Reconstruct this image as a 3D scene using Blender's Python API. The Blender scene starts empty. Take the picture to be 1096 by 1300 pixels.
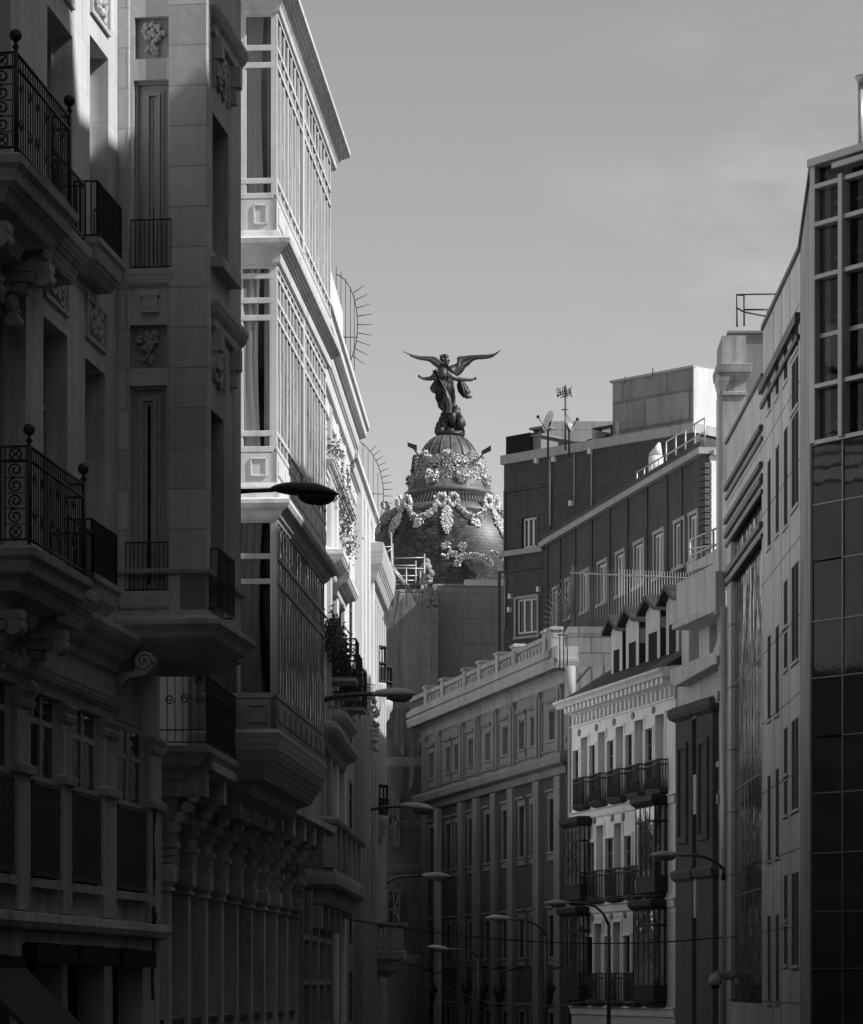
import bpy, bmesh, math, random
from mathutils import Vector, noise as mnoise
random.seed(7)
F=3700.0; CX=548.0; HZ=1250.0; EYE=4.0      # focal length, vertical axis and horizon of the photograph, eye height (m)
PI=math.pi
SC=bpy.context.scene; COL=SC.collection
WO={}
# ---------------------------------------------------------------- planes
class PL:
    """vertical plane: A point, t unit direction (to the right in view), n outward normal"""
    def __init__(s,px,d,t=None,vp=None,right=False):
        s.A=((px-CX)*d/F,d)
        if t is None:
            t=((vp-CX)/F,1.0)
            if right: t=(-t[0],-t[1])
        L=math.hypot(*t); s.t=(t[0]/L,t[1]/L); s.n=(s.t[1],-s.t[0])
    def u(s,px,o=0.0):
        k=(px-CX)/F; ax=s.A[0]+o*s.n[0]; ay=s.A[1]+o*s.n[1]
        return (k*ay-ax)/(s.t[0]-k*s.t[1])
    def z(s,px,py,o=0.0):
        u=s.u(px,o); d=s.A[1]+u*s.t[1]+o*s.n[1]
        return (HZ-py)*d/F+EYE
    def P(s,u,z,o=0.0):
        return Vector((s.A[0]+u*s.t[0]+o*s.n[0], s.A[1]+u*s.t[1]+o*s.n[1], z))
    def perp(s,u,o=0.0):
        """plane at right angles through (u,o), facing -t (towards smaller u)"""
        q=PL.__new__(PL); p=s.P(u,0,o); q.A=(p.x,p.y); q.t=s.n; q.n=(s.n[1],-s.n[0]); return q
    def sub(s,u,o=0.0):
        q=PL.__new__(PL); p=s.P(u,0,o); q.A=(p.x,p.y); q.t=s.t; q.n=s.n; return q
def at(px,py,d): return Vector(((px-CX)*d/F,d,(HZ-py)*d/F+EYE))
# ---------------------------------------------------------------- mesh builder
class MB:
    def __init__(s): s.v=[];s.f=[];s.cyl=None;s.sm=[]
    def add(s,vs,fs,sm=False):
        b=len(s.v); s.v.extend(Vector(p) for p in vs)
        for f in fs: s.f.append(tuple(b+i for i in f)); s.sm.append(sm)
        return s
    def hexa(s,p): return s.add(p,[(0,3,2,1),(4,5,6,7),(0,1,5,4),(1,2,6,5),(2,3,7,6),(3,0,4,7)])
    def box(s,pl,u0,u1,z0,z1,o0,o1):
        return s.hexa([pl.P(u0,z0,o0),pl.P(u1,z0,o0),pl.P(u1,z0,o1),pl.P(u0,z0,o1),
                       pl.P(u0,z1,o0),pl.P(u1,z1,o0),pl.P(u1,z1,o1),pl.P(u0,z1,o1)])
    def wbox(s,x0,x1,y0,y1,z0,z1):
        return s.hexa([(x0,y0,z0),(x1,y0,z0),(x1,y1,z0),(x0,y1,z0),(x0,y0,z1),(x1,y0,z1),(x1,y1,z1),(x0,y1,z1)])
    def quad(s,a,b,c,d): return s.add([a,b,c,d],[(0,1,2,3)])
    def prism(s,pl,poly,o0,o1):
        """poly of (u,z) extruded from o0 to o1"""
        n=len(poly)
        vs=[pl.P(u,z,o0) for u,z in poly]+[pl.P(u,z,o1) for u,z in poly]
        return s.add(vs,[tuple(range(n)),tuple(range(2*n-1,n-1,-1))]+[(i,n+i,n+(i+1)%n,(i+1)%n) for i in range(n)])
    def plan(s,pts,z0,z1):
        """closed plan polygon of world (x,y) raised from z0 to z1"""
        n=len(pts); z1s=z1 if isinstance(z1,(list,tuple)) else [z1]*n
        vs=[(x,y,z0) for x,y in pts]+[(pts[i][0],pts[i][1],z1s[i]) for i in range(n)]
        return s.add(vs,[tuple(range(n-1,-1,-1)),tuple(range(n,2*n))]+[(i,(i+1)%n,n+(i+1)%n,n+i) for i in range(n)])
    def ledge(s,pl,u0,u1,prof,ob=0.0,back=-0.2,ends=(1,1),sm=False):
        """moulding: prof [(out,z)...] swept along the front and mitred round both ends"""
        q=[prof[0]]
        for (o0,z0),(o1,z1) in zip(prof[:-1],prof[1:]):      # small fillets break up every long slope
            do,dz_=o1-o0,z1-z0
            if abs(do)>.02 and abs(dz_)>.02:
                k=3 if abs(do)+abs(dz_)>.3 else 2
                for i in range(1,k+1):
                    a=(i-.65)/k; b=(i-.35)/k
                    if i<=k: q+= [(o0+do*a,z0+dz_*(a*.55+b*.45)),(o0+do*b,z0+dz_*(a*.45+b*.55))]
            q.append((o1,z1))
        prof=q; rings=[]
        for o,z in prof:
            a=u0-(o if ends[0] else 0); b=u1+(o if ends[1] else 0)
            rings.append([pl.P(a,z,back),pl.P(a,z,ob+o),pl.P(b,z,ob+o),pl.P(b,z,back)])
        vs=[p for r in rings for p in r]; fs=[]
        for i in range(len(prof)-1):
            for k in range(3):
                fs.append((4*i+k,4*i+k+1,4*i+4+k+1,4*i+4+k))
        fs.append((0,1,2,3)); m=4*(len(prof)-1); fs.append((m,m+1,m+2,m+3))
        return s.add(vs,fs,sm)
    def facade(s,pl,u0,u1,z0,z1,holes=(),o=0.0,rev=0.3,back=None):
        us=sorted({u0,u1}|{h[i] for h in holes for i in (0,1) if u0<h[i]<u1})
        zs=sorted({z0,z1}|{h[i] for h in holes for i in (2,3) if z0<h[i]<z1})
        idx={}; vs=[]; fs=[]
        def V(i,j):
            if (i,j) not in idx: idx[(i,j)]=len(vs); vs.append(pl.P(us[i],zs[j],o))
            return idx[(i,j)]
        for i in range(len(us)-1):
            for j in range(len(zs)-1):
                cu=(us[i]+us[i+1])/2; cz=(zs[j]+zs[j+1])/2
                if any(h[0]<cu<h[1] and h[2]<cz<h[3] for h in holes): continue
                fs.append((V(i,j),V(i+1,j),V(i+1,j+1),V(i,j+1)))
        s.add(vs,fs)
        for h in holes:
            a,b,c,d=max(h[0],u0),min(h[1],u1),max(h[2],z0),min(h[3],z1); e=o-rev
            s.quad(pl.P(a,c,o),pl.P(a,d,o),pl.P(a,d,e),pl.P(a,c,e))
            s.quad(pl.P(b,c,o),pl.P(b,c,e),pl.P(b,d,e),pl.P(b,d,o))
            s.quad(pl.P(a,d,o),pl.P(b,d,o),pl.P(b,d,e),pl.P(a,d,e))
            s.quad(pl.P(a,c,o),pl.P(a,c,e),pl.P(b,c,e),pl.P(b,c,o))
        bk=o-rev if back is None else back
        s.quad(pl.P(u0,z0,o),pl.P(u0,z0,bk),pl.P(u0,z1,bk),pl.P(u0,z1,o))
        s.quad(pl.P(u1,z0,o),pl.P(u1,z1,o),pl.P(u1,z1,bk),pl.P(u1,z0,bk))
        s.quad(pl.P(u0,z1,o),pl.P(u0,z1,bk),pl.P(u1,z1,bk),pl.P(u1,z1,o))
        return s
    def tube(s,pts,r,n=5,cap=True,sm=True):
        pts=[Vector(p) for p in pts]; rs=r if isinstance(r,(list,tuple)) else [r]*len(pts)
        b=len(s.v); prev=None
        for i,p in enumerate(pts):
            d=(pts[min(i+1,len(pts)-1)]-pts[max(i-1,0)])
            if d.length<1e-9: d=Vector((0,0,1))
            d.normalize()
            if prev is None:
                a=d.orthogonal().normalized()
            else:
                a=prev-d*prev.dot(d)
                a=a.normalized() if a.length>1e-6 else d.orthogonal().normalized()
            prev=a; c=d.cross(a)
            for k in range(n):
                w=2*PI*k/n; s.v.append(p+(a*math.cos(w)+c*math.sin(w))*rs[i])
        for i in range(len(pts)-1):
            for k in range(n):
                s.f.append((b+i*n+k,b+i*n+(k+1)%n,b+(i+1)*n+(k+1)%n,b+(i+1)*n+k)); s.sm.append(sm)
        if cap:
            s.f.append(tuple(b+k for k in range(n-1,-1,-1))); s.sm.append(False)
            m=b+(len(pts)-1)*n; s.f.append(tuple(m+k for k in range(n))); s.sm.append(False)
        return s
    def bar(s,a,b,w):  return s.tube([a,b],w*0.6,4,True,False)
    def ball(s,c,r,nu=8,nv=6,jit=0.0,sc=(1,1,1)):
        c=Vector(c); vs=[c+Vector((0,0,-r*sc[2]))]; 
        for j in range(1,nv):
            th=PI*j/nv
            for i in range(nu):
                w=2*PI*i/nu; q=r*(1+random.uniform(-jit,jit))
                vs.append(c+Vector((q*math.sin(th)*math.cos(w)*sc[0],q*math.sin(th)*math.sin(w)*sc[1],-q*math.cos(th)*sc[2])))
        vs.append(c+Vector((0,0,r*sc[2]))); fs=[]
        for i in range(nu): fs.append((0,1+(i+1)%nu,1+i))
        for j in range(nv-2):
            for i in range(nu):
                a=1+j*nu+i; b=1+j*nu+(i+1)%nu; fs.append((a,b,b+nu,a+nu))
        m=1+(nv-2)*nu
        for i in range(nu): fs.append((m+i,m+(i+1)%nu,len(vs)-1))
        return s.add(vs,fs,True)
    def lathe(s,c,prof,n=24,a0=0,a1=2*PI,sm=True):
        full=abs(a1-a0-2*PI)<1e-6; m=n if full else n+1; vs=[];fs=[]
        for r,z in prof:
            for k in range(m):
                w=a0+(a1-a0)*k/n; vs.append((c[0]+r*math.cos(w),c[1]+r*math.sin(w),z))
        for i in range(len(prof)-1):
            for k in range(n):
                k2=(k+1)%m; fs.append((i*m+k,i*m+k2,(i+1)*m+k2,(i+1)*m+k))
        if full:
            fs.append(tuple(range(m-1,-1,-1))); q=(len(prof)-1)*m; fs.append(tuple(q+k for k in range(m)))
        return s.add(vs,fs,sm)
    def build(s,name,mat,parent=None,label=None,kind=None,bevel=0.0,cat=None,group=None):
        if not s.v: return None
        xs=[p.x for p in s.v]; ys=[p.y for p in s.v]; zs=[p.z for p in s.v]
        c=Vector(((min(xs)+max(xs))/2,(min(ys)+max(ys))/2,min(zs)))
        me=bpy.data.meshes.new(name); me.from_pydata([tuple(p-c) for p in s.v],[],s.f)
        me.polygons.foreach_set('use_smooth',s.sm)
        bm=bmesh.new(); bm.from_mesh(me); bmesh.ops.recalc_face_normals(bm,faces=bm.faces)
        uv=bm.loops.layers.uv.new('UVMap')
        for f in bm.faces:
            n=f.normal
            if s.cyl:
                cx,cy,R=s.cyl; ws=[math.atan2(l.vert.co.y+c.y-cy,l.vert.co.x+c.x-cx) for l in f.loops]
                w0=ws[0]
                for l,w in zip(f.loops,ws):
                    while w-w0>PI: w-=2*PI
                    while w-w0<-PI: w+=2*PI
                    l[uv].uv=(w*R,l.vert.co.z+c.z)
            elif abs(n.z)<0.75:
                t=Vector((-n.y,n.x,0)); t.normalize()
                for l in f.loops:
                    p=l.vert.co+c; l[uv].uv=(p.dot(t),p.z)
            else:
                for l in f.loops:
                    p=l.vert.co+c; l[uv].uv=(p.x,p.y)
        bm.to_mesh(me); bm.free()
        me.materials.append(mat)
        o=bpy.data.objects.new(name,me); COL.objects.link(o)
        if parent is not None:
            o.parent=parent; o.location=c-WO[parent.name]
        else: o.location=c
        WO[o.name]=c
        if bevel>0:
            b=o.modifiers.new('Bevel','BEVEL'); b.width=bevel; b.segments=1; b.limit_method='ANGLE'; b.angle_limit=0.7
        if label: o['label']=label
        if kind: o['kind']=kind
        if cat: o['category']=cat
        if group: o['group']=group
        return o
def thing(name,label,cat,loc,group=None):
    o=bpy.data.objects.new(name,None); COL.objects.link(o); o.location=loc; o.empty_display_size=0.5
    o['label']=label; o['category']=cat
    if group: o['group']=group
    WO[o.name]=Vector(loc); return o
def copy_tree(o,parent=None):
    c=o.copy(); COL.objects.link(c); WO[c.name]=WO[o.name]
    if parent is not None: c.parent=parent
    for ch in list(o.children): copy_tree(ch,c)
    return c
# ---------------------------------------------------------------- materials
def nodes(name):
    m=bpy.data.materials.new(name); m.use_nodes=True; nt=m.node_tree; nt.nodes.clear()
    out=nt.nodes.new('ShaderNodeOutputMaterial'); return m,nt,out
def N(nt,t,**kw):
    n=nt.nodes.new(t)
    for k,v in kw.items():
        if k.startswith('i_'): n.inputs[k[2:].replace('_',' ')].default_value=v
        else: setattr(n,k,v)
    return n
def math_(nt,op,a,b=None,c=None,clamp=False):
    n=nt.nodes.new('ShaderNodeMath'); n.operation=op; n.use_clamp=clamp
    for i,x in enumerate((a,b,c)):
        if x is None: continue
        if isinstance(x,(int,float)): n.inputs[i].default_value=x
        else: nt.links.new(x,n.inputs[i])
    return n.outputs[0]
def noise(nt,pos,scale,detail=4,sc=(1,1,1),rough=0.55):
    mp=N(nt,'ShaderNodeMapping'); mp.inputs['Scale'].default_value=sc; nt.links.new(pos,mp.inputs[0])
    n=N(nt,'ShaderNodeTexNoise'); n.inputs['Scale'].default_value=scale; n.inputs['Detail'].default_value=detail
    n.inputs['Roughness'].default_value=rough
    nt.links.new(mp.outputs[0],n.inputs['Vector']); return n.outputs['Fac']
def stone(name,col,rough=0.85,big=0.25,fine=0.12,streak=0.25,brick=None,bump=0.25,metal=0.0,bigscale=0.35,finescale=9,spec=0.25,joint=0.55,grime=0.0,low_shade=None):
    """brick=(width,height,mortar,variation); grime darkens patchily in runs down the surface"""
    m,nt,out=nodes(name); geo=N(nt,'ShaderNodeNewGeometry'); pos=geo.outputs['Position']
    b=N(nt,'ShaderNodeBsdfPrincipled'); nt.links.new(b.outputs[0],out.inputs[0])
    b.inputs['Roughness'].default_value=rough; b.inputs['Metallic'].default_value=metal
    b.inputs['Specular IOR Level'].default_value=spec
    n1=noise(nt,pos,bigscale,5); n2=noise(nt,pos,finescale,5)
    n3=noise(nt,pos,1.0,4,(5,5,0.35))
    f1=math_(nt,'MULTIPLY_ADD',n1,2.2*big,1-1.1*big)
    f2=math_(nt,'MULTIPLY_ADD',n2,2*fine,1-fine)
    s3=math_(nt,'MULTIPLY',math_(nt,'SUBTRACT',n3,0.48,clamp=True),3.2,clamp=True)
    f3=math_(nt,'MULTIPLY_ADD',s3,-streak,1.0)
    v=math_(nt,'MULTIPLY',math_(nt,'MULTIPLY',f1,f2),f3)
    h=math_(nt,'MULTIPLY',n2,0.4)
    if grime>0:
        n4=noise(nt,pos,0.9,6,(1.2,1.2,0.5)); g=math_(nt,'MULTIPLY',math_(nt,'SUBTRACT',n4,0.5,clamp=True),5,clamp=True)
        v=math_(nt,'MULTIPLY',v,math_(nt,'MULTIPLY_ADD',g,-grime,1.0))
    if brick:
        uv=N(nt,'ShaderNodeUVMap'); uv.uv_map='UVMap'
        br=N(nt,'ShaderNodeTexBrick'); nt.links.new(uv.outputs[0],br.inputs['Vector'])
        br.inputs['Scale'].default_value=1.0; br.inputs['Brick Width'].default_value=brick[0]; br.inputs['Row Height'].default_value=brick[1]
        br.inputs['Mortar Size'].default_value=brick[2]; br.inputs['Mortar Smooth'].default_value=0.1
        w=brick[3]; br.inputs['Color1'].default_value=(1,1,1,1); br.inputs['Color2'].default_value=(1-w,1-w,1-w,1)
        br.inputs['Mortar'].default_value=(joint,joint,joint,1)
        bw=N(nt,'ShaderNodeRGBToBW'); nt.links.new(br.outputs['Color'],bw.inputs[0])
        v=math_(nt,'MULTIPLY',v,bw.outputs[0])
        h=math_(nt,'SUBTRACT',h,math_(nt,'MULTIPLY',br.outputs['Fac'],1.0 if joint<1 else -1.0))
    if low_shade:      # street shade painted into the colour, darker low down than high up (z0, z1, darkening at z0)
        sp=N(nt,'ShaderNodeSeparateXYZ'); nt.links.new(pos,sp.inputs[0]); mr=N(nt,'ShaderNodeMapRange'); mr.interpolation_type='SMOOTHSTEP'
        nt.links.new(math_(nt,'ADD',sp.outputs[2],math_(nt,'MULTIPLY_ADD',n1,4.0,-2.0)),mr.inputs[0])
        mr.inputs[1].default_value=low_shade[0]; mr.inputs[2].default_value=low_shade[1]; mr.inputs[3].default_value=low_shade[2]; mr.inputs[4].default_value=1.0
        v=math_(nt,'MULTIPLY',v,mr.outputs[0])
    v=math_(nt,'MULTIPLY',v,col)
    cc=N(nt,'ShaderNodeCombineColor')
    for i in range(3): nt.links.new(v,cc.inputs[i])
    nt.links.new(cc.outputs[0],b.inputs['Base Color'])
    if bump>0:
        bp=N(nt,'ShaderNodeBump'); bp.inputs['Strength'].default_value=bump; bp.inputs['Distance'].default_value=0.02
        nt.links.new(h,bp.inputs['Height']); nt.links.new(bp.outputs[0],b.inputs['Normal'])
    return m
def glass_dark(name,col=0.02,rough=0.04,ior=1.5,wav=0.1,scale=1.2,spec=0.5):
    m,nt,out=nodes(name); geo=N(nt,'ShaderNodeNewGeometry')
    b=N(nt,'ShaderNodeBsdfPrincipled'); nt.links.new(b.outputs[0],out.inputs[0])
    n1=noise(nt,geo.outputs['Position'],0.8,3); v=math_(nt,'MULTIPLY',math_(nt,'MULTIPLY_ADD',n1,1.2,0.4),col)
    cc=N(nt,'ShaderNodeCombineColor')
    for i in range(3): nt.links.new(v,cc.inputs[i])
    nt.links.new(cc.outputs[0],b.inputs['Base Color'])
    b.inputs['Roughness'].default_value=rough; b.inputs['IOR'].default_value=ior; b.inputs['Specular IOR Level'].default_value=spec
    n=noise(nt,geo.outputs['Position'],scale,3,(1,1,0.6)); bp=N(nt,'ShaderNodeBump'); bp.inputs['Strength'].default_value=wav; bp.inputs['Distance'].default_value=0.15
    nt.links.new(n,bp.inputs['Height']); nt.links.new(bp.outputs[0],b.inputs['Normal'])
    return m
def glass_clear(name,refl=0.08,wav=0.1,tint=0.85):
    m,nt,out=nodes(name); geo=N(nt,'ShaderNodeNewGeometry')
    tr=N(nt,'ShaderNodeBsdfTransparent'); tr.inputs[0].default_value=(tint,tint,tint,1)
    gl=N(nt,'ShaderNodeBsdfGlossy'); gl.inputs['Roughness'].default_value=0.03; gl.inputs[0].default_value=(.9,.9,.9,1)
    n=noise(nt,geo.outputs['Position'],1.3,3,(1,1,0.5)); bp=N(nt,'ShaderNodeBump'); bp.inputs['Strength'].default_value=wav; bp.inputs['Distance'].default_value=0.1
    nt.links.new(n,bp.inputs['Height']); nt.links.new(bp.outputs[0],gl.inputs['Normal'])
    fr=N(nt,'ShaderNodeFresnel'); fr.inputs[0].default_value=1.5
    fac=math_(nt,'ADD',fr.outputs[0],refl,clamp=True)
    mx=N(nt,'ShaderNodeMixShader'); nt.links.new(fac,mx.inputs[0]); nt.links.new(tr.outputs[0],mx.inputs[1]); nt.links.new(gl.outputs[0],mx.inputs[2])
    nt.links.new(mx.outputs[0],out.inputs[0]); return m
def netting(name,col,alpha,foldscale=2.0):
    m,nt,out=nodes(name); geo=N(nt,'ShaderNodeNewGeometry')
    tr=N(nt,'ShaderNodeBsdfTransparent'); df=N(nt,'ShaderNodeBsdfDiffuse'); df.inputs[0].default_value=(col,col,col,1)
    n=noise(nt,geo.outputs['Position'],foldscale,4,(1,1,0.3)); fac=math_(nt,'MULTIPLY_ADD',n,0.5,alpha-0.25,clamp=True)
    mx=N(nt,'ShaderNodeMixShader'); nt.links.new(fac,mx.inputs[0]); nt.links.new(tr.outputs[0],mx.inputs[1]); nt.links.new(df.outputs[0],mx.inputs[2])
    nt.links.new(mx.outputs[0],out.inputs[0]); return m
def arcpts(pl,uc,zc,r,a0,a1,n,o):
    return [pl.P(uc+r*math.cos(a0+(a1-a0)*i/n),zc+r*math.sin(a0+(a1-a0)*i/n),o) for i in range(n+1)]
def window(b,pl,h,o,fm,gm,nv=1,trans=(),fw=0.05,dep=0.05,lab=None,skip=None):
    """frame filling opening h, glass just behind; nv lights across, trans = transom fractions"""
    u0,u1,z0,z1=h; m=MB()
    m.box(pl,u0,u0+fw,z0,z1,o-dep,o); m.box(pl,u1-fw,u1,z0,z1,o-dep,o)
    m.box(pl,u0+fw,u1-fw,z0,z0+fw,o-dep,o); m.box(pl,u0+fw,u1-fw,z1-fw,z1,o-dep,o)
    for i in range(1,nv+1-0):
        if i==nv: break
        uc=u0+(u1-u0)*i/nv; m.box(pl,uc-fw*.5,uc+fw*.5,z0+fw,z1-fw,o-dep,o+.004)
    for t in trans:
        zc=z0+(z1-z0)*t; m.box(pl,u0+fw,u1-fw,zc-fw*.45,zc+fw*.45,o-dep,o-.004)
    w=m.build('window',fm,b,lab)
    g=MB(); g.quad(pl.P(u0+fw*.5,z0+fw*.5,o-dep*.6),pl.P(u1-fw*.5,z0+fw*.5,o-dep*.6),pl.P(u1-fw*.5,z1-fw*.5,o-dep*.6),pl.P(u0+fw*.5,z1-fw*.5,o-dep*.6))
    g.build('pane',gm,w); return w
def rail(m,path,z0,z1,step,r,rr=None,mid=None):
    """path = list of world (x,y) points; bars between bottom and top rails"""
    rr=rr or r*1.6
    for a,b in zip(path[:-1],path[1:]):
        A=Vector((a[0],a[1],0));B=Vector((b[0],b[1],0)); L=(B-A).length; n=max(1,int(round(L/step)))
        for zz in (z0,z1)+((mid,) if mid else ()):
            m.tube([A+Vector((0,0,zz)),B+Vector((0,0,zz))],rr,4)
        for i in range(n+1):
            p=A+(B-A)*i/n; m.tube([p+Vector((0,0,z0)),p+Vector((0,0,z1))],r,4,False)
def pxy(pl,u,o): p=pl.P(u,0,o); return (p.x,p.y)
def spiral(m,pl,uc,zc,r,o,th,turns=1.6,sgn=1,st=0.0):
    pts=[]; n=22
    for i in range(n+1):
        w=st+sgn*turns*2*PI*i/n; q=r*(1-0.8*i/n); pts.append(pl.P(uc+q*math.cos(w),zc+q*math.sin(w),o))
    m.tube(pts,th,4,False)
def blobs(m,pts,r,jit=0.3,nu=6,nv=4,spread=0.0):
    for p in pts:
        p=Vector(p)+Vector((random.uniform(-1,1),random.uniform(-1,1),random.uniform(-1,1)))*spread
        m.ball(p,r*random.uniform(1-jit,1+jit),nu,nv,0.15)
def relief(m,pl,u0,u1,z0,z1,o,kind=0):
    """carved ornament: leaves and fruit massed round a stem or a scroll"""
    uc=(u0+u1)/2; w=(u1-u0)/2; h=z1-z0
    if kind==0:   # urn with a tree-shaped bouquet
        for i in range(34):
            a=random.uniform(0,2*PI); q=math.sqrt(random.random())
            m.ball(pl.P(uc+w*.72*q*math.cos(a),z0+h*.68+h*.22*q*math.sin(a),o+.02),w*random.uniform(.13,.22),6,4,.2)
        m.lathe(pl.P(uc,0,o+.01).to_tuple()[:2],[(w*.12,z0+h*.3),(w*.18,z0+h*.42),(w*.1,z0+h*.5)],8)
        for i in range(12):
            m.ball(pl.P(uc+random.uniform(-.42,.42)*w,z0+h*(.1+random.random()*.2),o+.01),w*random.uniform(.12,.2),6,4,.2)
    else:
        for sgn in (-1,1):
            spiral(m,pl,uc+sgn*w*.45,z0+h*.5,w*.4,o+.015,w*.09,1.4,sgn)
            spiral(m,pl,uc+sgn*w*.4,z0+h*.25,w*.3,o+.015,w*.08,1.2,-sgn)
        for i in range(22):
            a=random.uniform(0,2*PI); q=random.random()
            m.ball(pl.P(uc+w*.7*q*math.cos(a),z0+h*.5+h*.42*q*math.sin(a),o+.01),w*random.uniform(.1,.2),6,4,.2)
# ---------------------------------------------------------------- material set (black and white photograph: neutral greys)
G={}
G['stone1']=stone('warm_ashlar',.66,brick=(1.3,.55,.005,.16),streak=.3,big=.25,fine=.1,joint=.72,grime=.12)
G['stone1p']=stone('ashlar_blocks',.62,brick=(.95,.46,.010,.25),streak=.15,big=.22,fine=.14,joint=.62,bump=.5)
G['stone1d']=stone('shaded_grimy_stone',.46,streak=.45,big=.3,fine=.15,grime=.35)  # grimy stone, base colour lowered to hold the street shade
G['relief']=stone('carved_stone',.5,streak=.1,big=.1,fine=.2,bump=.5,finescale=20)
G['reliefd']=stone('carved_dark_stone',.42,streak=.1,big=.2,fine=.2,bump=.5,finescale=20)
G['iron']=stone('wrought_iron',.03,rough=.5,streak=0,fine=.3,bump=.1,spec=.4)
G['paintm']=stone('shaded_painted_timber',.4,rough=.5,big=.12,fine=.06,streak=.3,bump=.12,low_shade=(6,11,.45))  # lower bay paint, with shade deepening downward put into its colour
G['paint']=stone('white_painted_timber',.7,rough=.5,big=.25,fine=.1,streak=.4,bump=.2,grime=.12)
G['paintd']=stone('weathered_painted_timber',.34,rough=.55,big=.2,fine=.08,streak=.3,bump=.12)
G['frame_k']=stone('black_painted_timber',.03,rough=.6,streak=.1,spec=.2)
G['frame_d']=stone('dark_window_timber',.12,rough=.5,streak=.1)
G['frame_m']=stone('grey_window_timber',.4,rough=.5,streak=.15)
G['render']=stone('pale_rendered_wall',.72,big=.15,fine=.06,streak=.22)
G['render2']=stone('grey_rendered_wall',.5,low_shade=(2,14,.5),big=.2,fine=.08,streak=.3)
G['glass']=glass_dark('dark_window_glass',.012)
G['glassm']=glass_dark('mirror_glass',.03,rough=.03,ior=1.42,wav=.06,scale=.5)
G['glassr']=glass_dark('rippled_glass',.03,rough=.06,ior=1.6,wav=.3,scale=.8)
G['clear']=glass_clear('clear_window_glass',.05,.15)
G['clear2']=glass_clear('reflective_window_glass',.02,.25,.9)
G['clear4']=glass_clear('old_wavy_glass',.22,.5,.85)
G['clear3']=glass_clear('dark_tinted_glass',-.02,.06,.45)
G['glassk']=glass_dark('slot_window_glass',.01,rough=.15,spec=.12)
G['curtain']=stone('net_curtain',.92,rough=.9,big=.15,fine=.03,streak=.35,bump=0,spec=.1)
_nt=G['curtain'].node_tree; _p=[n for n in _nt.nodes if n.type=='BSDF_PRINCIPLED'][0]; _o=[n for n in _nt.nodes if n.type=='OUTPUT_MATERIAL'][0]
_t=N(_nt,'ShaderNodeBsdfTranslucent'); _t.inputs[0].default_value=(.92,.92,.92,1); _m=N(_nt,'ShaderNodeMixShader'); _m.inputs[0].default_value=.5
_nt.links.new(_p.outputs[0],_m.inputs[1]); _nt.links.new(_t.outputs[0],_m.inputs[2]); _nt.links.new(_m.outputs[0],_o.inputs[0])
G['awning']=stone('dark_canvas',.05,streak=.1)
G['blind']=glass_dark('window_with_net_blind',.2,rough=.12)
G['netb']=stone('bunched_netting',.07,streak=.3,big=.4)
G['interior']=stone('dark_room',.12,big=.3,streak=0)
G['dark']=stone('dark_opening',.012,streak=0)
G['r4']=stone('grey_classical_stone',.27,low_shade=(4,17,.5),brick=(1.6,.6,.006,.05),streak=.3,big=.2,fine=.1,joint=.75,grime=.15)
G['r4b']=stone('dark_brick_infill',.075,low_shade=(3,16,.5),brick=(.26,.085,.012,.2),streak=.3,big=.3,joint=1.3)
G['r4c']=stone('weathered_cornice_stone',.38,streak=.45,big=.3,grime=.3)
G['block']=stone('pale_concrete_blocks',.62,brick=(.95,.62,.025,.12),streak=.25,big=.2,fine=.12,joint=.45,grime=.15)
G['brick']=stone('dark_brick_wall',.085,brick=(.28,.09,.014,.35),streak=.3,big=.3,fine=.15,joint=1.5,bump=.5,grime=.15)
G['brickw']=stone('brick_coping_stone',.4,streak=.3,big=.2)
G['concrete']=stone('board_marked_concrete',.38,big=.4,fine=.2,streak=.3,brick=(2.6,1.32,.07,.35),joint=.5,grime=.2)
G['white']=stone('white_render',.74,big=.12,fine=.05,streak=.25,brick=(3.0,1.0,.008,.02),joint=.9)
G['r5']=stone('white_stucco',.9,low_shade=(4,12,.7),big=.1,fine=.06,streak=.25,bump=.15)
G['r5d']=stone('aged_white_stucco',.75,low_shade=(3,12,.6),big=.15,fine=.1,streak=.35,grime=.1)
G['r5s']=stone('pale_shutter_paint',.42,rough=.6,streak=.15)
G['shutter']=stone('folding_shutter_paint',.22,rough=.6,streak=.15)
G['slate']=stone('slate_roof',.05,rough=.6,brick=(.3,.18,.01,.4),joint=.5,streak=.3)
G['r6w']=stone('pale_terrace_render',.62,low_shade=(3,13,.4),streak=.4,big=.15,grime=.12)
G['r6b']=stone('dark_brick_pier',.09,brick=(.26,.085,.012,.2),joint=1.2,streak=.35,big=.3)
G['r2']=stone('concrete_panel',.68,low_shade=(3,16,.5),big=.18,fine=.1,streak=.35,brick=(40.0,1.78,.022,.0),joint=.4,grime=.1)
G['r2s']=stone('stained_concrete_panel',.42,low_shade=(3,16,.5),big=.35,fine=.15,streak=.6,grime=.35)
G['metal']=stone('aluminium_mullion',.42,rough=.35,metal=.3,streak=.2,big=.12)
G['metalk']=stone('grey_mullion',.3,rough=.4,metal=.2,streak=.3,low_shade=(4,14,.4))
G['metald']=stone('dark_metal',.06,rough=.45,metal=.3,streak=.1)
G['zinc']=stone('dome_slate_scales',.085,rough=.45,brick=(.30,.22,.03,.9),joint=.35,streak=.6,big=.85,bigscale=1.3,fine=.3,finescale=4,bump=.6,spec=.5,grime=.4)
G['lead']=stone('weathered_lead',.17,rough=.5,streak=.6,big=.6,grime=.3,metal=.2,brick=(.9,3.0,.02,.15),joint=.5)
G['gilt']=stone('pale_gilded_ornament',.62,rough=.4,streak=.1,big=.2,fine=.25,finescale=14,bump=.6,metal=.25)
G['bronze']=stone('dark_bronze',.035,rough=.45,streak=.3,big=.4,fine=.25,metal=.35,spec=.5,finescale=6)
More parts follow.
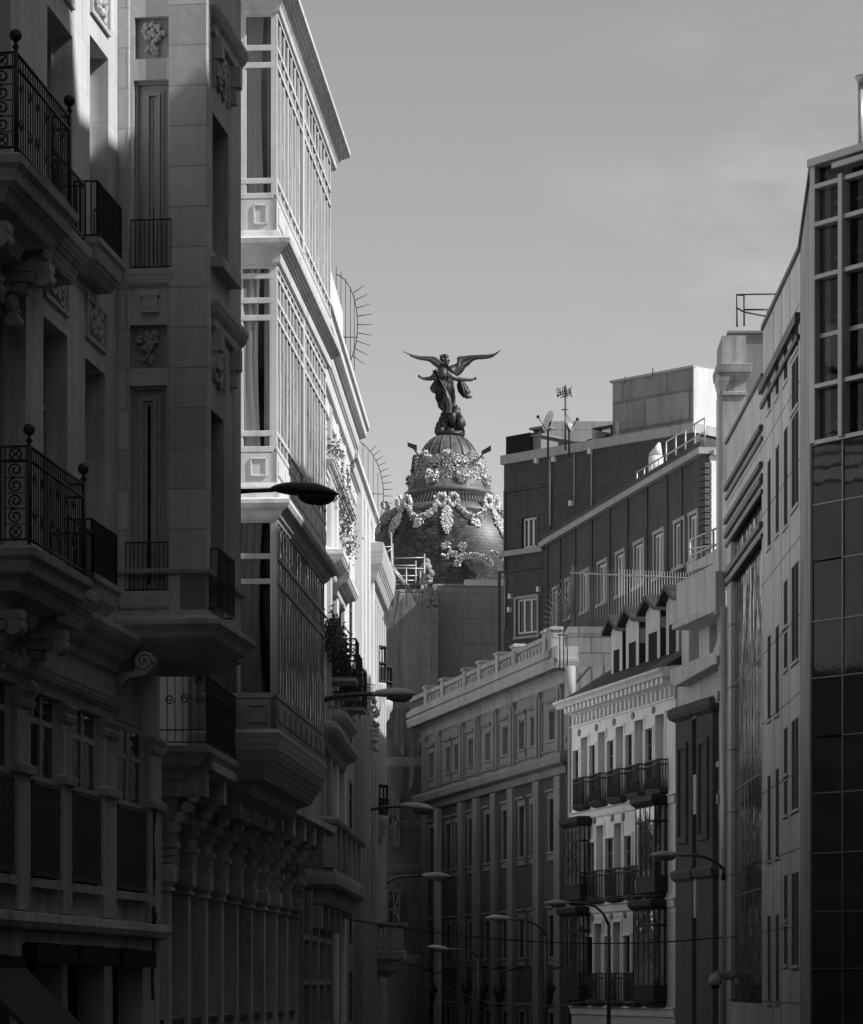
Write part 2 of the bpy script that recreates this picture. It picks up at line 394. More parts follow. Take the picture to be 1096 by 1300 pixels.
G['bronzel']=stone('worn_bronze',.085,rough=.45,streak=.3,big=.4,fine=.25,metal=.35,spec=.5,finescale=6)
G['lamp']=stone('lamp_housing',.3,rough=.45,streak=.15,big=.15)
G['lampd']=stone('dark_lamp_housing',.035,rough=.45,streak=.1)
G['lens']=stone('lamp_bowl_plastic',.12,rough=.25,streak=.1)
G['scaf']=stone('galvanised_tube',.5,rough=.4,metal=.3,streak=0)
G['net']=netting('scaffold_netting',.35,.38)
G['netd']=netting('dark_netting',.1,.5)
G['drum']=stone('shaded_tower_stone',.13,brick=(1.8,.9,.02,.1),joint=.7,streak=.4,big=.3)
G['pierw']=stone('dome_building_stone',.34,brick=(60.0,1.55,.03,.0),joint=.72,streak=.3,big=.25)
G['leaf']=stone('dry_foliage',.05,big=.5,streak=0)
G['asphalt']=stone('asphalt',.05,big=.3,streak=0,finescale=30)
G['paving']=stone('granite_paving',.2,brick=(.6,.4,.01,.15),streak=0)
G['line']=stone('road_paint',.6,streak=0,big=.3)
G['dish']=stone('white_dish',.75,rough=.4,streak=.1)
# ================================================================ LEFT SIDE
# ---- B1: ashlar building in the left foreground
P1=PL(150,33.4,vp=1010)
b1=thing('apartment_building','ashlar building in the left foreground with iron balconies with ball finials','building',(P1.P(-3,0,-3)))
W1=1.02                                         # projection of the bay
uz=lambda px,py,o=0.:(P1.u(px,o),P1.z(px,py,o))
U0=P1.u(-170); UE=P1.u(203)
LB=P1.u(306,W1)                                 # length of the bay side
def hole(pl,pa,pb,pyt,pyb,pc=None,o=0.):
    """hole between columns pa..pb with its head and foot read at column pa"""
    ref=pc or pa
    return (pl.u(pa,o),pl.u(pb,o),pl.z(ref,pyb,o),pl.z(ref,pyt,o))
# openings
A1=hole(P1,60,92,5,230); A2=hole(P1,114,137.5,43,300); 
A1=(A1[0],A1[1],11.65,A1[3]); A2=(A2[0],A2[1],12.1,A2[3]); 
A0=(P1.u(-60),P1.u(14),11.65,A1[3])
B0=hole(P1,-45,33,320,560); B0=(B0[0],B0[1],8.15,P1.z(33,376))
B1h=(P1.u(55),P1.u(85.5),8.15,P1.z(55,400)); B2h=(P1.u(108),P1.u(133.5),8.5,P1.z(108,453))
pan1=(P1.u(55),P1.u(85),P1.z(57,378),P1.z(57,314)); pan2=(P1.u(108),P1.u(133),P1.z(108,428),P1.z(108,372))
pan3=(P1.u(114),P1.u(137.5),P1.z(114,15),P1.z(114,-45)); pan4=(P1.u(60),P1.u(92),P1.z(60,-30),P1.z(60,-95))
L0=(P1.u(-60),P1.u(13),P1.z(0,1110),P1.z(0,840)); L1=(P1.u(36),P1.u(72),P1.z(36,1115),P1.z(36,858))
L2=(P1.u(88),P1.u(124),P1.z(88,1122),P1.z(88,884)); L3=(P1.u(145),P1.u(182),P1.z(145,1131),P1.z(145,912))
G0=(P1.u(-60),P1.u(12),-.0,P1.z(12,1212)); G1=(P1.u(30),P1.u(79),.1,P1.z(30,1196)); G2=(P1.u(86),P1.u(132),.1,P1.z(86,1199)); G3=(P1.u(143),P1.u(181),.1,P1.z(143,1203))
zc=7.95
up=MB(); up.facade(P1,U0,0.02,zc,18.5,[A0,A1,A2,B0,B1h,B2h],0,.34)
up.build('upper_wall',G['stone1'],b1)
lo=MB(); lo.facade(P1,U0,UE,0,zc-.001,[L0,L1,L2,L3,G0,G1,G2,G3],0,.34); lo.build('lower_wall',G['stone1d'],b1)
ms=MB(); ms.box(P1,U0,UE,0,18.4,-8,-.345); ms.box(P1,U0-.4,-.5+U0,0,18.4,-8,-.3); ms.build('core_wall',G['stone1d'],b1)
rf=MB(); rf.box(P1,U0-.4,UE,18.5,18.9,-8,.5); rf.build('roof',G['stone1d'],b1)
# relief panels with frames
for i,h in enumerate((pan1,pan2,pan3,pan4)):
    m=MB(); a,b,c,d=h; e=.05
    for q in ((a,a+e,c,d),(b-e,b,c,d),(a+e,b-e,c,c+e),(a+e,b-e,d-e,d)): m.box(P1,*q,-.02,.035)
    relief(m,P1,a+.08,b-.08,c+.06,d-.06,.0,1); m.build('relief_panel',G['relief'],b1)
# windows of the wall
for h,nv in ((A0,2),(A1,2),(A2,2),(B0,2),(B1h,2),(B2h,2)):
    window(b1,P1,h,-.22,G['paint'] if h in (A1,A2) else G['frame_m'],G['glass'],nv,(.72,),.07)
for h in (L0,L1,L2,L3):
    window(b1,P1,(h[0],h[1],h[2]+1.0,h[3]),-.02,G['frame_m'],G['glass'],2,(.6,),.07,.03)
    m=MB(); a,b=h[0]+.02,h[1]-.02; z0,z1=h[2]+.03,h[2]+.95; n=int((b-a)/.075)
    m.box(P1,a,b,z1,z1+.05,-.04,.05); m.box(P1,a,b,z0,z0+.05,-.04,.05)
    for i in range(n+1):
        u=a+(b-a)*i/n; m.box(P1,u-.022,u+.022,z0,z1,.01,.04)
    m.box(P1,a,b,z0,z1,-.03,.0)
    m.build('window_guard',G['iron'],b1)
    m=MB(); m.box(P1,h[0]-.04,h[1]+.04,h[2]-.09,h[2],-.05,.1); m.build('window_sill',G['stone1d'],b1)
for h in (G0,G1,G2,G3):
    m=MB(); m.box(P1,h[0]-.05,h[1]+.05,h[3]-.22,h[3]-.02,-.3,.16); m.box(P1,h[0],h[1],0,h[3]-.2,-.33,-.30)
    for k in range(9): m.box(P1,h[0]+.1,h[1]-.1,.5+k*.32,.56+k*.32,-.3,-.26)
    m.build('shop_shutter',G['dark'],b1)
# mouldings
m=MB(); m.ledge(P1,U0,P1.u(146),[(0,zc-.42),(.05,zc-.4),(.07,zc-.33),(.16,zc-.25),(.2,zc-.18),(.26,zc-.12),(.3,zc-.04),(.3,zc+.02),(.0,zc+.05)],ends=(1,0))
zf=P1.z(17,838); m.ledge(P1,U0,-.35,[(0,zf-.26),(.04,zf-.24),(.06,zf-.16),(.12,zf-.1),(.16,zf),(.02,zf+.04)],ends=(1,0))
zs=P1.z(0,1157); m.ledge(P1,U0,UE,[(0,zs-.18),(.09,zs-.15),(.12,zs-.08),(.1,zs),(.03,zs+.02)],ends=(1,1))
m.build('cornice_moulding',G['stone1d'],b1,bevel=.008)
# pilasters of the lower storey
for pa,pb in ((15,33),(75,86),(127,143),(185,200)):
    m=MB(); a,b=P1.u(pa),P1.u(pb); zb=P1.z(pa,1150); zt=zf-.26
    m.box(P1,a,b,zs+.03,zt,-.01,.05); m.ledge(P1,a,b,[(.0,zt-.2),(.03,zt-.18),(.05,zt-.12),(.02,zt-.1),(.06,zt-.03),(.06,zt)],ob=.05,back=0)
    zm=P1.z(pa,1250-.69*(1250-P1.z(pa,0)*0-1250)*0-340) if False else zt-.75
    m.ledge(P1,a,b,[(.0,zm-.12),(.05,zm-.1),(.06,zm-.02),(.02,zm)],ob=.05,back=0)
    m.build('pilaster',G['stone1d'],b1,bevel=.006)
# ---- bay of B1
Q1=P1.perp(0,0)        # front of the bay, faces the camera; u runs 0..W1
S1=P1.sub(0,W1)        # side of the bay, faces the street
ZB=8.02; ZT=18.5
def qh(pa,pb,pt,pb2): return (Q1.u(pa),Q1.u(pb),Q1.z(pa,pb2),Q1.z(pa,pt))
wA=qh(170,216,102,343); wB=qh(163,212,490,752); r1=qh(171,217,22,75); r2=qh(164,212,413,468)
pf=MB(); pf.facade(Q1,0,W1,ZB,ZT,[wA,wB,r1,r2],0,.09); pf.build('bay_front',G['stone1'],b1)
bs1=(S1.u(270),S1.u(290),S1.z(270,318),S1.z(270,142)); bs2=(S1.u(265),S1.u(284),S1.z(265,775),S1.z(265,516))
rp1=(S1.u(271),S1.u(287),S1.z(271,112),S1.z(271,56)); rp2=(S1.u(266),S1.u(282),S1.z(266,482),S1.z(266,437))
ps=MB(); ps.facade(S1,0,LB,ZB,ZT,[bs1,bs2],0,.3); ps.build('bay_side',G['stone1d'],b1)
cm=MB(); cm.box(P1,.1,LB-.02,ZB+.01,ZT-.01,-.1,W1-.31); cm.build('bay_core',G['stone1d'],b1)
for h in (wA,wB):
    m=MB(); a,b,c,d=h
    for k,(ins,pr) in enumerate(((.0,-.06),(.09,-.075),(.13,-.05),(.17,-.08))):
        e=.035
        m.box(Q1,a+ins,a+ins+e,c,d-ins,-.09,pr); m.box(Q1,b-ins-e,b-ins,c,d-ins,-.09,pr); m.box(Q1,a+ins+e,b-ins-e,d-ins-e,d-ins,-.09,pr)
    w=m.build('window',G['frame_m'],b1)
    g=MB(); g.quad(Q1.P(a+.19,c+.1,-.085),Q1.P(b-.19,c+.1,-.085),Q1.P(b-.19,d-.22,-.085),Q1.P(a+.19,d-.22,-.085)); g.build('pane',G['glass'],w)
    # little iron guard, sill and bracket
    m=MB(); zt_=c+.56; rail(m,[pxy(Q1,a-.02,.05),pxy(Q1,b+.02,.05)],c+.02,zt_,.05,.007,.011); m.build('window_guard',G['iron'],b1)
    m=MB(); m.ledge(Q1,a-.05,b-.01,[(.0,c-.2),(.03,c-.19),(.05,c-.16),(.07,c-.03),(.07,c)],ob=0,back=-.05)
    if h is wA:
        uc=(a+b)/2; z=c-.28; m.box(Q1,uc-.13,uc+.1,z-.03,z+.03,-.05,.06); m.box(Q1,uc-.1,uc+.07,z-.2,z-.03,-.05,.045); 
        for k in range(5): m.box(Q1,uc-.09+k*.035,uc-.07+k*.035,z-.17,z-.04,.045,.055)
        m.box(Q1,uc-.12,uc+.09,z-.22,z-.2,-.05,.055)
    m.build('window_sill',G['stone1'],b1,bevel=.006)
for h,mt in ((r1,'relief'),(r2,'reliefd')):
    m=MB(); relief(m,Q1,h[0]+.03,h[1]-.04,h[2]+.02,h[3]-.02,-.07,0); m.build('relief_panel',G[mt],b1)
m=MB(); a=Q1.u(215)
m.box(Q1,a,W1,ZB+.72,ZT,-.01,.05); m.box(S1,-.05,.18,ZB+.72,ZT,-.02,.03); m.box(Q1,0,.14,ZB+.72,ZT,-.01,.03)
m.build('corner_pier',G['stone1p'],b1,bevel=.012)
m=MB(); za=ZB+.68
m.ledge(S1,0,LB,[(.0,za-.02),(.05,za),(.06,za+.04),(.0,za+.07)],back=-W1)
m.ledge(S1,0,LB-.28,[(.02,ZB-.12),(.10,ZB-.06),(.14,ZB+.02),(.2,ZB+.08),(.2,ZB+.14),(.04,ZB+.2),(.02,ZB+.26)],back=-W1)
m.ledge(S1,.02,LB,[(-.35,ZB-.3),(-.2,ZB-.26),(.02,ZB-.12)],back=-W1)
m.build('bay_cornice',G['stone1d'],b1,bevel=.008)
for pxx,pyy in ((312,38),(305,402)):
    z=S1.z(306,pyy,.2); m=MB(); m.ledge(S1,.32,LB-.3,[(.02,z-.3),(.05,z-.28),(.06,z-.2),(.1,z-.14),(.13,z-.05),(.13,z),(.02,z+.03)],back=-.1)
    for u in (.45,LB-.6):
        m.box(S1,u-.07,u+.07,z-.55,z-.3,-.02,.12); m.box(S1,u-.05,u+.05,z-.75,z-.55,-.02,.07)
    m.build('window_hood',G['stone1d'],b1,bevel=.008)
for h in (rp1,rp2):
    m=MB(); relief(m,S1,h[0],h[1],h[2],h[3],.0,1)
    a,b,c,d=h
    for q in ((a-.06,a-.02,c,d),(b+.02,b+.06,c,d)): m.box(S1,*q,-.01,.04)
    m.build('relief_panel',G['reliefd'],b1)
for h in (bs1,bs2): window(b1,S1,h,-.2,G['frame_d'],G['glass'],2,(.75,),.06)
m=MB(); rail(m,[pxy(S1,bs2[0]-.05,-.05),pxy(S1,bs2[0]-.05,.12),pxy(S1,bs2[1]+.05,.12),pxy(S1,bs2[1]+.05,-.05)],bs2[2]+.02,bs2[2]+.7,.07,.008,.012); m.build('window_guard',G['iron'],b1)
m=MB(); z=S1.z(268,325); m.box(S1,bs1[0]-.1,bs1[1]+.1,z-.12,z,-.02,.14); m.build('window_sill',G['stone1d'],b1)
# scroll console under the bay
m=MB(); C=Q1; u1c=C.u(200); 
def px2(pl,px,py,o=0): return (pl.u(px,o),pl.z(px,py,o))
ua,za_=px2(C,185,841); ub,zb_=px2(C,147,872)
for oo in (-.05,.1):
    spiral(m,C,ua,za_,.11,oo,.025,1.7,1); spiral(m,C,ub,zb_,.09,oo,.022,1.6,1)
m.prism(C,[px2(C,140,866),px2(C,152,855),px2(C,172,853),px2(C,178,832),px2(C,196,832),px2(C,196,848),px2(C,186,858),px2(C,165,862),px2(C,156,872),px2(C,152,882),px2(C,143,880)],-.3,.08)
m.build('scroll_console',G['stone1d'],b1,bevel=.01)
# ---- balconies of B1
def b1_balcony(pa,pb,pc,ztop,zfl,wing,o=.6):
    ua,ub=P1.u(pa,o),P1.u(pb,o); uw=P1.u(pc,o*.72)
    m=MB()
    pr=[(-.52,zfl-.62),(-.4,zfl-.58),(-.36,zfl-.46),(-.14,zfl-.4),(-.1,zfl-.3),(.0,zfl-.24),(.02,zfl-.14),(.07,zfl-.1),(.08,zfl-.03),(.03,zfl)]
    m.ledge(P1,ua-.02,ub+.02,pr,ob=o)
    m.ledge(P1,ub,uw+.02,[(-.3,zfl-.5),(-.1,zfl-.42),(-.06,zfl-.3),(.0,zfl-.22),(.05,zfl-.12),(.06,zfl-.04),(.02,zfl-.01)],ob=o*.72,ends=(0,1))
    for u in (ua+.25,ub-.2):          # carved corbels under the slab
        for k in range(5): m.box(P1,u-.1,u+.1,zfl-.66-k*.1,zfl-.57-k*.1,-.05,o-.12-k*.1-.02*k)
        m.tube([P1.P(u-.1,zfl-.72,o-.2),P1.P(u+.1,zfl-.72,o-.2)],.09,10)
        m.tube([P1.P(u-.1,zfl-1.12,.1),P1.P(u+.1,zfl-1.12,.1)],.07,10)
    for k in range(26):
        m.ball(P1.P(random.uniform(ua,ub),zfl-.8-random.random()*.25,random.uniform(-.0,.1)),random.uniform(.04,.08),6,4,.2)
    s=m.build('balcony',G['stone1d'],b1,bevel=.006)
    m=MB(); path=[pxy(P1,ua,-.02),pxy(P1,ua,o),pxy(P1,ub,o),pxy(P1,ub,o*.72)]
    rail(m,path[1:],zfl+.06,ztop,.085,.009,.016,ztop-.13)
    rail(m,[pxy(P1,ub,o*.72),pxy(P1,uw,o*.72),pxy(P1,uw,-.02)],zfl+.06,ztop-.32,.085,.009,.014)
    for uu in (ua,ub):                # posts with ball finials
        p=P1.P(uu,0,o); m.tube([p+Vector((0,0,zfl)),p+Vector((0,0,ztop+.08))],.02,6)
        m.lathe((p.x,p.y),[(.012,ztop+.02),(.035,ztop+.05),(.014,ztop+.08),(.02,ztop+.11)],8); m.ball(p+Vector((0,0,ztop+.155)),.058,12,8)
    # near end: column of scrolls between rosettes, facing the camera
    Qn=P1.perp(ua,0); h=ztop-zfl-.06; w=.2
    u=o-.03-w/2
    while u>-.05:
        a=u-w/2; b=u+w/2
        for x in (a,b): m.tube([Qn.P(x,zfl+.06,0),Qn.P(x,ztop,0)],.009,4)
        z=zfl+.06; n=6; c=h/n
        for k in range(n):
            zz=z+c*(k+.5)
            if k in (0,n-1):
                m.tube([Qn.P(u+math.cos(q*PI/7)*c*.38,zz+math.sin(q*PI/7)*c*.38,0) for q in range(15)],.009,4,False)
                for q in range(4):
                    w_=PI/4+q*PI/2; m.tube([Qn.P(u,zz,0),Qn.P(u+math.cos(w_)*c*.52,zz+math.sin(w_)*c*.52,0)],.009,4)
                m.ball(Qn.P(u,zz,0),.018,6,4)
            else: spiral(m,Qn,u,zz,c*.5,0,.011,1.5,1 if k%2 else -1,PI/2 if k%2 else -PI/2)
            m.tube([Qn.P(a,z+c*(k+1),0),Qn.P(b,z+c*(k+1),0)],.007,4)
        u-=w+.55
    for zz in (zfl+.06,ztop-.13,ztop): m.tube([Qn.P(-.05,zz,0),Qn.P(o,zz,0)],.014,4)
    for k in range(1,8): m.tube([Qn.P(-.05+k*.09*.6,zfl+.06,0),Qn.P(-.05+k*.09*.6,ztop,0)],.008,4)
    for k in range(int((ub-ua)/.3)):
        spiral(m,P1,ua+.2+k*.3,ztop-.28,.07,o,.009,1.3,1 if k%2 else -1); spiral(m,P1,ua+.2+k*.3,zfl+.3,.08,o,.009,1.3,-1 if k%2 else 1)
    m.build('railing',G['iron'],s)
b1_balcony(20,88,108,12.56,11.63,True); b1_balcony(37,106,118,9.03,8.10,True)
def b1_small(pa,pb,ztop,zfl,o=.26):
    ua,ub=P1.u(pa,o),P1.u(pb,o)
    m=MB(); m.ledge(P1,ua,ub,[(-.1,zfl-.36),(-.06,zfl-.3),(0,zfl-.22),(.02,zfl-.1),(.05,zfl-.06),(.05,zfl)],ob=o); s=m.build('balcony',G['stone1d'],b1,bevel=.006)
    m=MB(); rail(m,[pxy(P1,ua,-.05),pxy(P1,ua,o),pxy(P1,ub,o),pxy(P1,ub,-.05)],zfl+.03,ztop,.06,.009,.013); m.build('railing',G['iron'],s)
b1_small(123,154,12.63,12.02); b1_small(116,148,8.96,8.38)
# awning and cables at street level
m=MB(); z1=P1.z(0,1222); a=P1.u(-60); b=P1.u(14)
m.hexa([P1.P(a,z1-.06,.1),P1.P(b,z1-.06,.1),P1.P(b,z1-1.3,1.35),P1.P(a,z1-1.3,1.35),P1.P(a,z1,.1),P1.P(b,z1,.1),P1.P(b,z1-1.24,1.35),P1.P(a,z1-1.24,1.35)])
m.build('awning',G['awning'],b1)
m=MB(); pts=[at(199,1020,35.0),at(194,1060,35),at(196,1110,35),at(192,1150,35),at(196,1185,35),at(193,1240,35),at(194,1270,35)]
m.tube(pts,.02,5); m.tube([at(194,1150,34.95),at(197,1165,34.95),at(193,1178,34.95)],.03,5)
m.build('cable',G['iron'],b1)
# ---- B2: white building with three storeys of glazed bays
P2=PL(352,41.0,vp=795)          # street side of the glazed bays
WB=1.27                         # how far the bays stand out from the wall
b2=thing('apartment_building','white building with three tiers of tall glazed bay windows full of curtains','building',P2.P(3,0,-3))
us=P2.u(206,-WB); ue=P2.u(376,-WB)
U1=P2.u(412)
z_=lambda py:(HZ-py)*41.0/F+EYE
WP=P2.sub(0,-WB)                # wall plane
us=WP.u(203); ue=WP.u(376)
Ztop=z_(12)
cols=[WP.u(x) for x in (205,230,252.5,273,292.5,311,327.5,343,357,371)]
hs=[(cols[i]+.14,cols[i+1]-.14,WP.z(206,1268) if 0 else 3.3,WP.z(206,1125)) for i in range(9)]
m=MB(); zt=WP.z(206,1112); 
m.facade(WP,us,ue,0,WP.z(206,990),[(a,b,3.55,zt) for a,b,_,_ in hs],0,.4); m.build('lower_wall',G['stone1d'],b2)
m=MB(); m.facade(WP,us,ue,WP.z(206,990)+.001,Ztop,[],0,.3); m.build('upper_wall',G['render'],b2)
m=MB(); m.box(WP,us,ue,0,Ztop-.02,-8,-.41); m.box(WP,us,ue-.2,WP.z(206,985),Ztop-.02,-.4,-.02); m.build('core_wall',G['interior'],b2)
for a,b,_,_ in hs:
    window(b2,WP,(a,b,3.55,zt),-.3,G['frame_d'],G['glass'],1,(.3,),.07)
for u in cols:                  # pilasters with double scroll brackets
    m=MB(); zc_=zt+.02
    m.box(WP,u-.13,u+.13,0,zc_-.18,-.01,.12)
    m.ledge(WP,u-.13,u+.13,[(0,zc_-.25),(.05,zc_-.22),(.02,zc_-.17),(.07,zc_-.1),(.07,zc_+.1),(.02,zc_+.12)],ob=.12,back=0)
    for k in range(3): m.box(WP,u-.12,u+.12,zc_+.15+k*.1,zc_+.22+k*.1,-.01,.16+k*.04)
    m.box(WP,u-.1,u+.1,zc_+.12,zc_+.75,-.01,.13)
    for k in range(4): m.tube([WP.P(u-.13,zc_+.62+k*.13,.18+k*.09),WP.P(u+.13,zc_+.62+k*.13,.18+k*.09)],.075,8)
    m.box(WP,u-.13,u+.13,zc_+1.02,zc_+1.35,-.01,.62)
    m.build('bracket_pilaster',G['stone1d'],b2,bevel=.01)
m=MB(); z=zt+1.38; m.ledge(WP,us,ue,[(0,z-.1),(.55,z-.05),(.7,z+.02),(.7,z+.14),(.05,z+.2)],ob=0,ends=(0,1)); m.build('bracket_cornice',G['stone1d'],b2)
m=MB(); z=3.45; m.box(WP,us,ue,z,z+.08,-.02,.06)
m.tube([WP.P(us+(ue-us)*i/60,3.05+.06*math.sin(i*1.1)-.3*(abs(math.sin(i*.16))**8),.14) for i in range(61)],.022,5)
m.build('cable',G['iron'],b2)
# the glazed bays
def bay(zt,zb,zsill,trans,matP,ub,frontpx,splits,n,zpan,dark=False):
    """zb..zt glazed zone on both faces, zsill bottom of the panels"""
    FP=P2.perp(0,-WB)           # front, u 0..WB
    bw=MB()
    fr=.07
    # side: posts, rails
    for u in [0.0]+splits:
        pass
    us_=[ub*i/n for i in range(n+1)]
    for i,u in enumerate(us_):
        w=.02 if 0<i<n else .06
        if any(abs(u-sp)<ub/n*.5 for sp in splits): w=.09
        bw.box(P2,max(0,u-w),min(ub,u+w),zb,zt,-.03,0 if w<.08 else .02)
    for z in [zb,zt]+trans:
        bw.box(P2,.01,ub-.01,z-.035,z+.035,-.028,.008)
    bw.box(P2,0,ub,zsill,zb-.045,-.1,-.002)
    for i in range(n//2):
        a=ub*2*i/n+.1; b=ub*2*(i+1)/n-.1
        bw.box(P2,a,b,zsill+.1,zb-.14,-.01,.02)
    # front
    bw.box(FP,WB-.09,WB,zb,zt,-.1,.004); bw.box(FP,FP.u(frontpx[0]),FP.u(frontpx[1]),zb,zt,-.09,.0)
    bw.box(FP,0,.12,zb,zt,-.09,0); x1=FP.u(frontpx[2]); bw.box(FP,x1-.02,x1+.02,zb,zt,-.07,.002)
    for z in [zb,zt]+trans: bw.box(FP,.0,WB-.05,z-.04,z+.04,-.03,.006)
    bw.box(FP,0,WB,zsill,zb-.045,-.1,0)
    if zb-zsill>.25:
        a,b=FP.u(frontpx[1])+.1,WB-.14; e=.025
        for q in ((a,a+e,zsill+.08,zb-.12),(b-e,b,zsill+.08,zb-.12),(a,b,zsill+.08,zsill+.08+e),(a,b,zb-.12-e,zb-.12)): bw.box(FP,*q,0,.02)
    o=bw.build('bay_window',matP,b2,bevel=.006)
    g=MB(); g.quad(P2.P(.05,zb,-.012),P2.P(ub-.05,zb,-.012),P2.P(ub-.05,zt,-.012),P2.P(.05,zt,-.012)); g.build('pane',G['clear2'],o)
    g=MB(); g.quad(FP.P(.05,zb,-.01),FP.P(WB-.05,zb,-.01),FP.P(WB-.05,zt,-.01),FP.P(.05,zt,-.01)); g.build('pane',G['clear'],o)
    # curtains hanging inside, gathered to one side of each light; narrow strips imitate reflections
    c=MB()
    def cur(pl,a,b,z0,z1,o0,amp=.035,pinch=0):
        k=max(10,int((b-a)/.02)); vs=[];fs=[]; ph=random.random()*6
        for j in range(7):
            tz=j/6; z=z1+(z0-z1)*tz; sq=1-pinch*math.sin(tz*PI)
            for i in range(k+1):
                s=i/k; uu=a+(b-a)*s*sq
                vs.append(pl.P(uu,z,o0+amp*math.sin(s*(b-a)*52+ph+.6*math.sin(s*9))+.01*math.sin(tz*5+s*20)))
        for j in range(6):
            for i in range(k): q=j*(k+1)+i; fs.append((q,q+1,q+k+2,q+k+1))
        c.add(vs,fs,True)
    a=FP.u(frontpx[1])
    cur(FP,a-.08,a+(.24 if not dark else .3),zb+.02,zt,-.04,.012,.12); 
    if not dark: cur(FP,a+.29,WB-.12,zb+.02,zt,-.05,.012,.1)
    u=.6
    while u<ub-.4:
        w=random.uniform(.25,.75)
        if dark: w=random.uniform(.08,.2)  # narrow pale strips imitate bright reflections in the lower bay's panes
        if random.random()<(.88 if not dark else .9): cur(P2,u,min(u+w,ub-.1),zb+.02,(zt if not dark else random.choice((zt,zb+1.3,zb+.9,zb+1.8))),-.1,.03,random.choice((0,0,.2)))
        u+=w+random.uniform(.02,.14)
    c.build('curtain',G['curtain'],o)
    i_=MB(); i_.box(P2,.1,ub-.05,zsill-.1,zsill+.1,-WB,-.12); i_.box(P2,.05,ub-.02,zt-.02,zt+.25,-WB,-.02); i_.box(P2,ub-.1,ub,zsill,zt,-WB,-.1); i_.build('bay_core',G['interior'],o)
    return o
pp=G['paint']
T1=z_(15); 
bay(z_(17),z_(248),z_(292),[z_(60),z_(82),z_(229)],pp,P2.u(420),(304,313,348),[P2.u(386)],16,True)
bay(z_(337),z_(570),z_(612),[z_(350),z_(381),z_(403),z_(550)],pp,P2.u(414),(302,309,344),[P2.u(386)],16,True)
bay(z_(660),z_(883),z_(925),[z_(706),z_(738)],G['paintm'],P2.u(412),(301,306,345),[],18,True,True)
# cornices between the bays
def corn(z1,z0,out,ub,mat=G['paint'],prof=None):
    m=MB(); h=z1-z0
    pr=prof or [(.0,z0),(.04,z0+.08*h),(.05,z0+.25*h),(.3*out,z0+.35*h),(.45*out,z0+.5*h),(.8*out,z0+.62*h),(out,z0+.72*h),(out,z0+.88*h),(.7*out,z0+.95*h),(.0,z1)]
    m.ledge(P2,0,ub,pr,ob=0,back=-WB); return m.build('bay_cornice',mat,b2,bevel=.006)
corn(z_(-22),z_(17),.26,P2.u(424)); corn(z_(293),z_(337),.2,P2.u(416),prof=[(0,z_(337)),(.05,z_(334)),(.06,z_(322)),(.14,z_(316)),(.2,z_(312)),(.21,z_(306)),(.06,z_(300)),(.02,z_(292))])
corn(z_(612),z_(660),.24,P2.u(413),prof=[(0,z_(660)),(.05,z_(656)),(.09,z_(650)),(.17,z_(646)),(.2,z_(641)),(.2,z_(636)),(.04,z_(632)),(.03,z_(618)),(.0,z_(612))])
m=MB(); m.ledge(P2,0,U1,[(-.75,z_(1030)),(-.7,z_(1015)),(-.45,z_(1005)),(-.38,z_(995)),(-.2,z_(988)),(-.12,z_(975)),(-.03,z_(962)),(.02,z_(950)),(.05,z_(930)),(.0,z_(925))],back=-WB); m.build('bay_corbel',G['paintd'],b2,bevel=.006)
# attic above the top cornice with scroll ornament
m=MB(); m.box(P2,.2,P2.u(418),z_(-22),z_(-95),-WB-3,-.25); 
m.ledge(P2,.2,P2.u(405),[(0,z_(-88)),(.08,z_(-92)),(.12,z_(-98)),(.1,z_(-104)),(0,z_(-106))],ob=-.25,back=-3)
for k in range(5):
    u=.5+k*1.3; spiral(m,P2,u,z_(-50),.22,-.1,.05,1.5,1 if k%2 else -1); m.tube([P2.P(u-.2,z_(-60),-.2),P2.P(u,z_(-45),-.05),P2.P(u+.3,z_(-28),.1)],.09,8)
m.build('attic',G['render'],b2)
# iron balcony under the first building's bay
bo=.62; a=WP.u(212,bo); b=WP.u(268,bo)
FPn=WP.perp(a,0)
d0=38.2
BP=PL(262,d0,vp=795); wbl=.62; Lb=BP.u(306)+.6
m=MB(); zf_=BP.z(262,946)
m.ledge(BP,0,Lb,[(-.5,zf_-.5),(-.35,zf_-.42),(-.3,zf_-.32),(-.12,zf_-.25),(-.05,zf_-.15),(.03,zf_-.08),(.04,zf_)],back=-.9); s=m.build('balcony',G['stone1d'],b2,bevel=.006)
m=MB(); zt_=BP.z(262,858); FB=BP.perp(0,-.6)
rail(m,[pxy(BP,0,-.62),pxy(BP,0,0)],zf_+.04,zt_,.11,.008,.013,zf_+.2); rail(m,[pxy(BP,0,0),pxy(BP,Lb,0),pxy(BP,Lb,-.62)],zf_+.04,zt_,.06,.01,.015,zt_-.2)
for k in range(3): spiral(m,FB,.12+k*.2,zt_-.3-.0*k,.07,0,.01,1.4,1 if k%2 else -1)
spiral(m,FB,.5,zt_-.06,.06,0,.01); 
for k in range(16): spiral(m,BP,.1+k*.16,zt_-.1,.06,0,.009,1.2,1 if k%2 else -1)
m.build('railing',G['iron'],s)

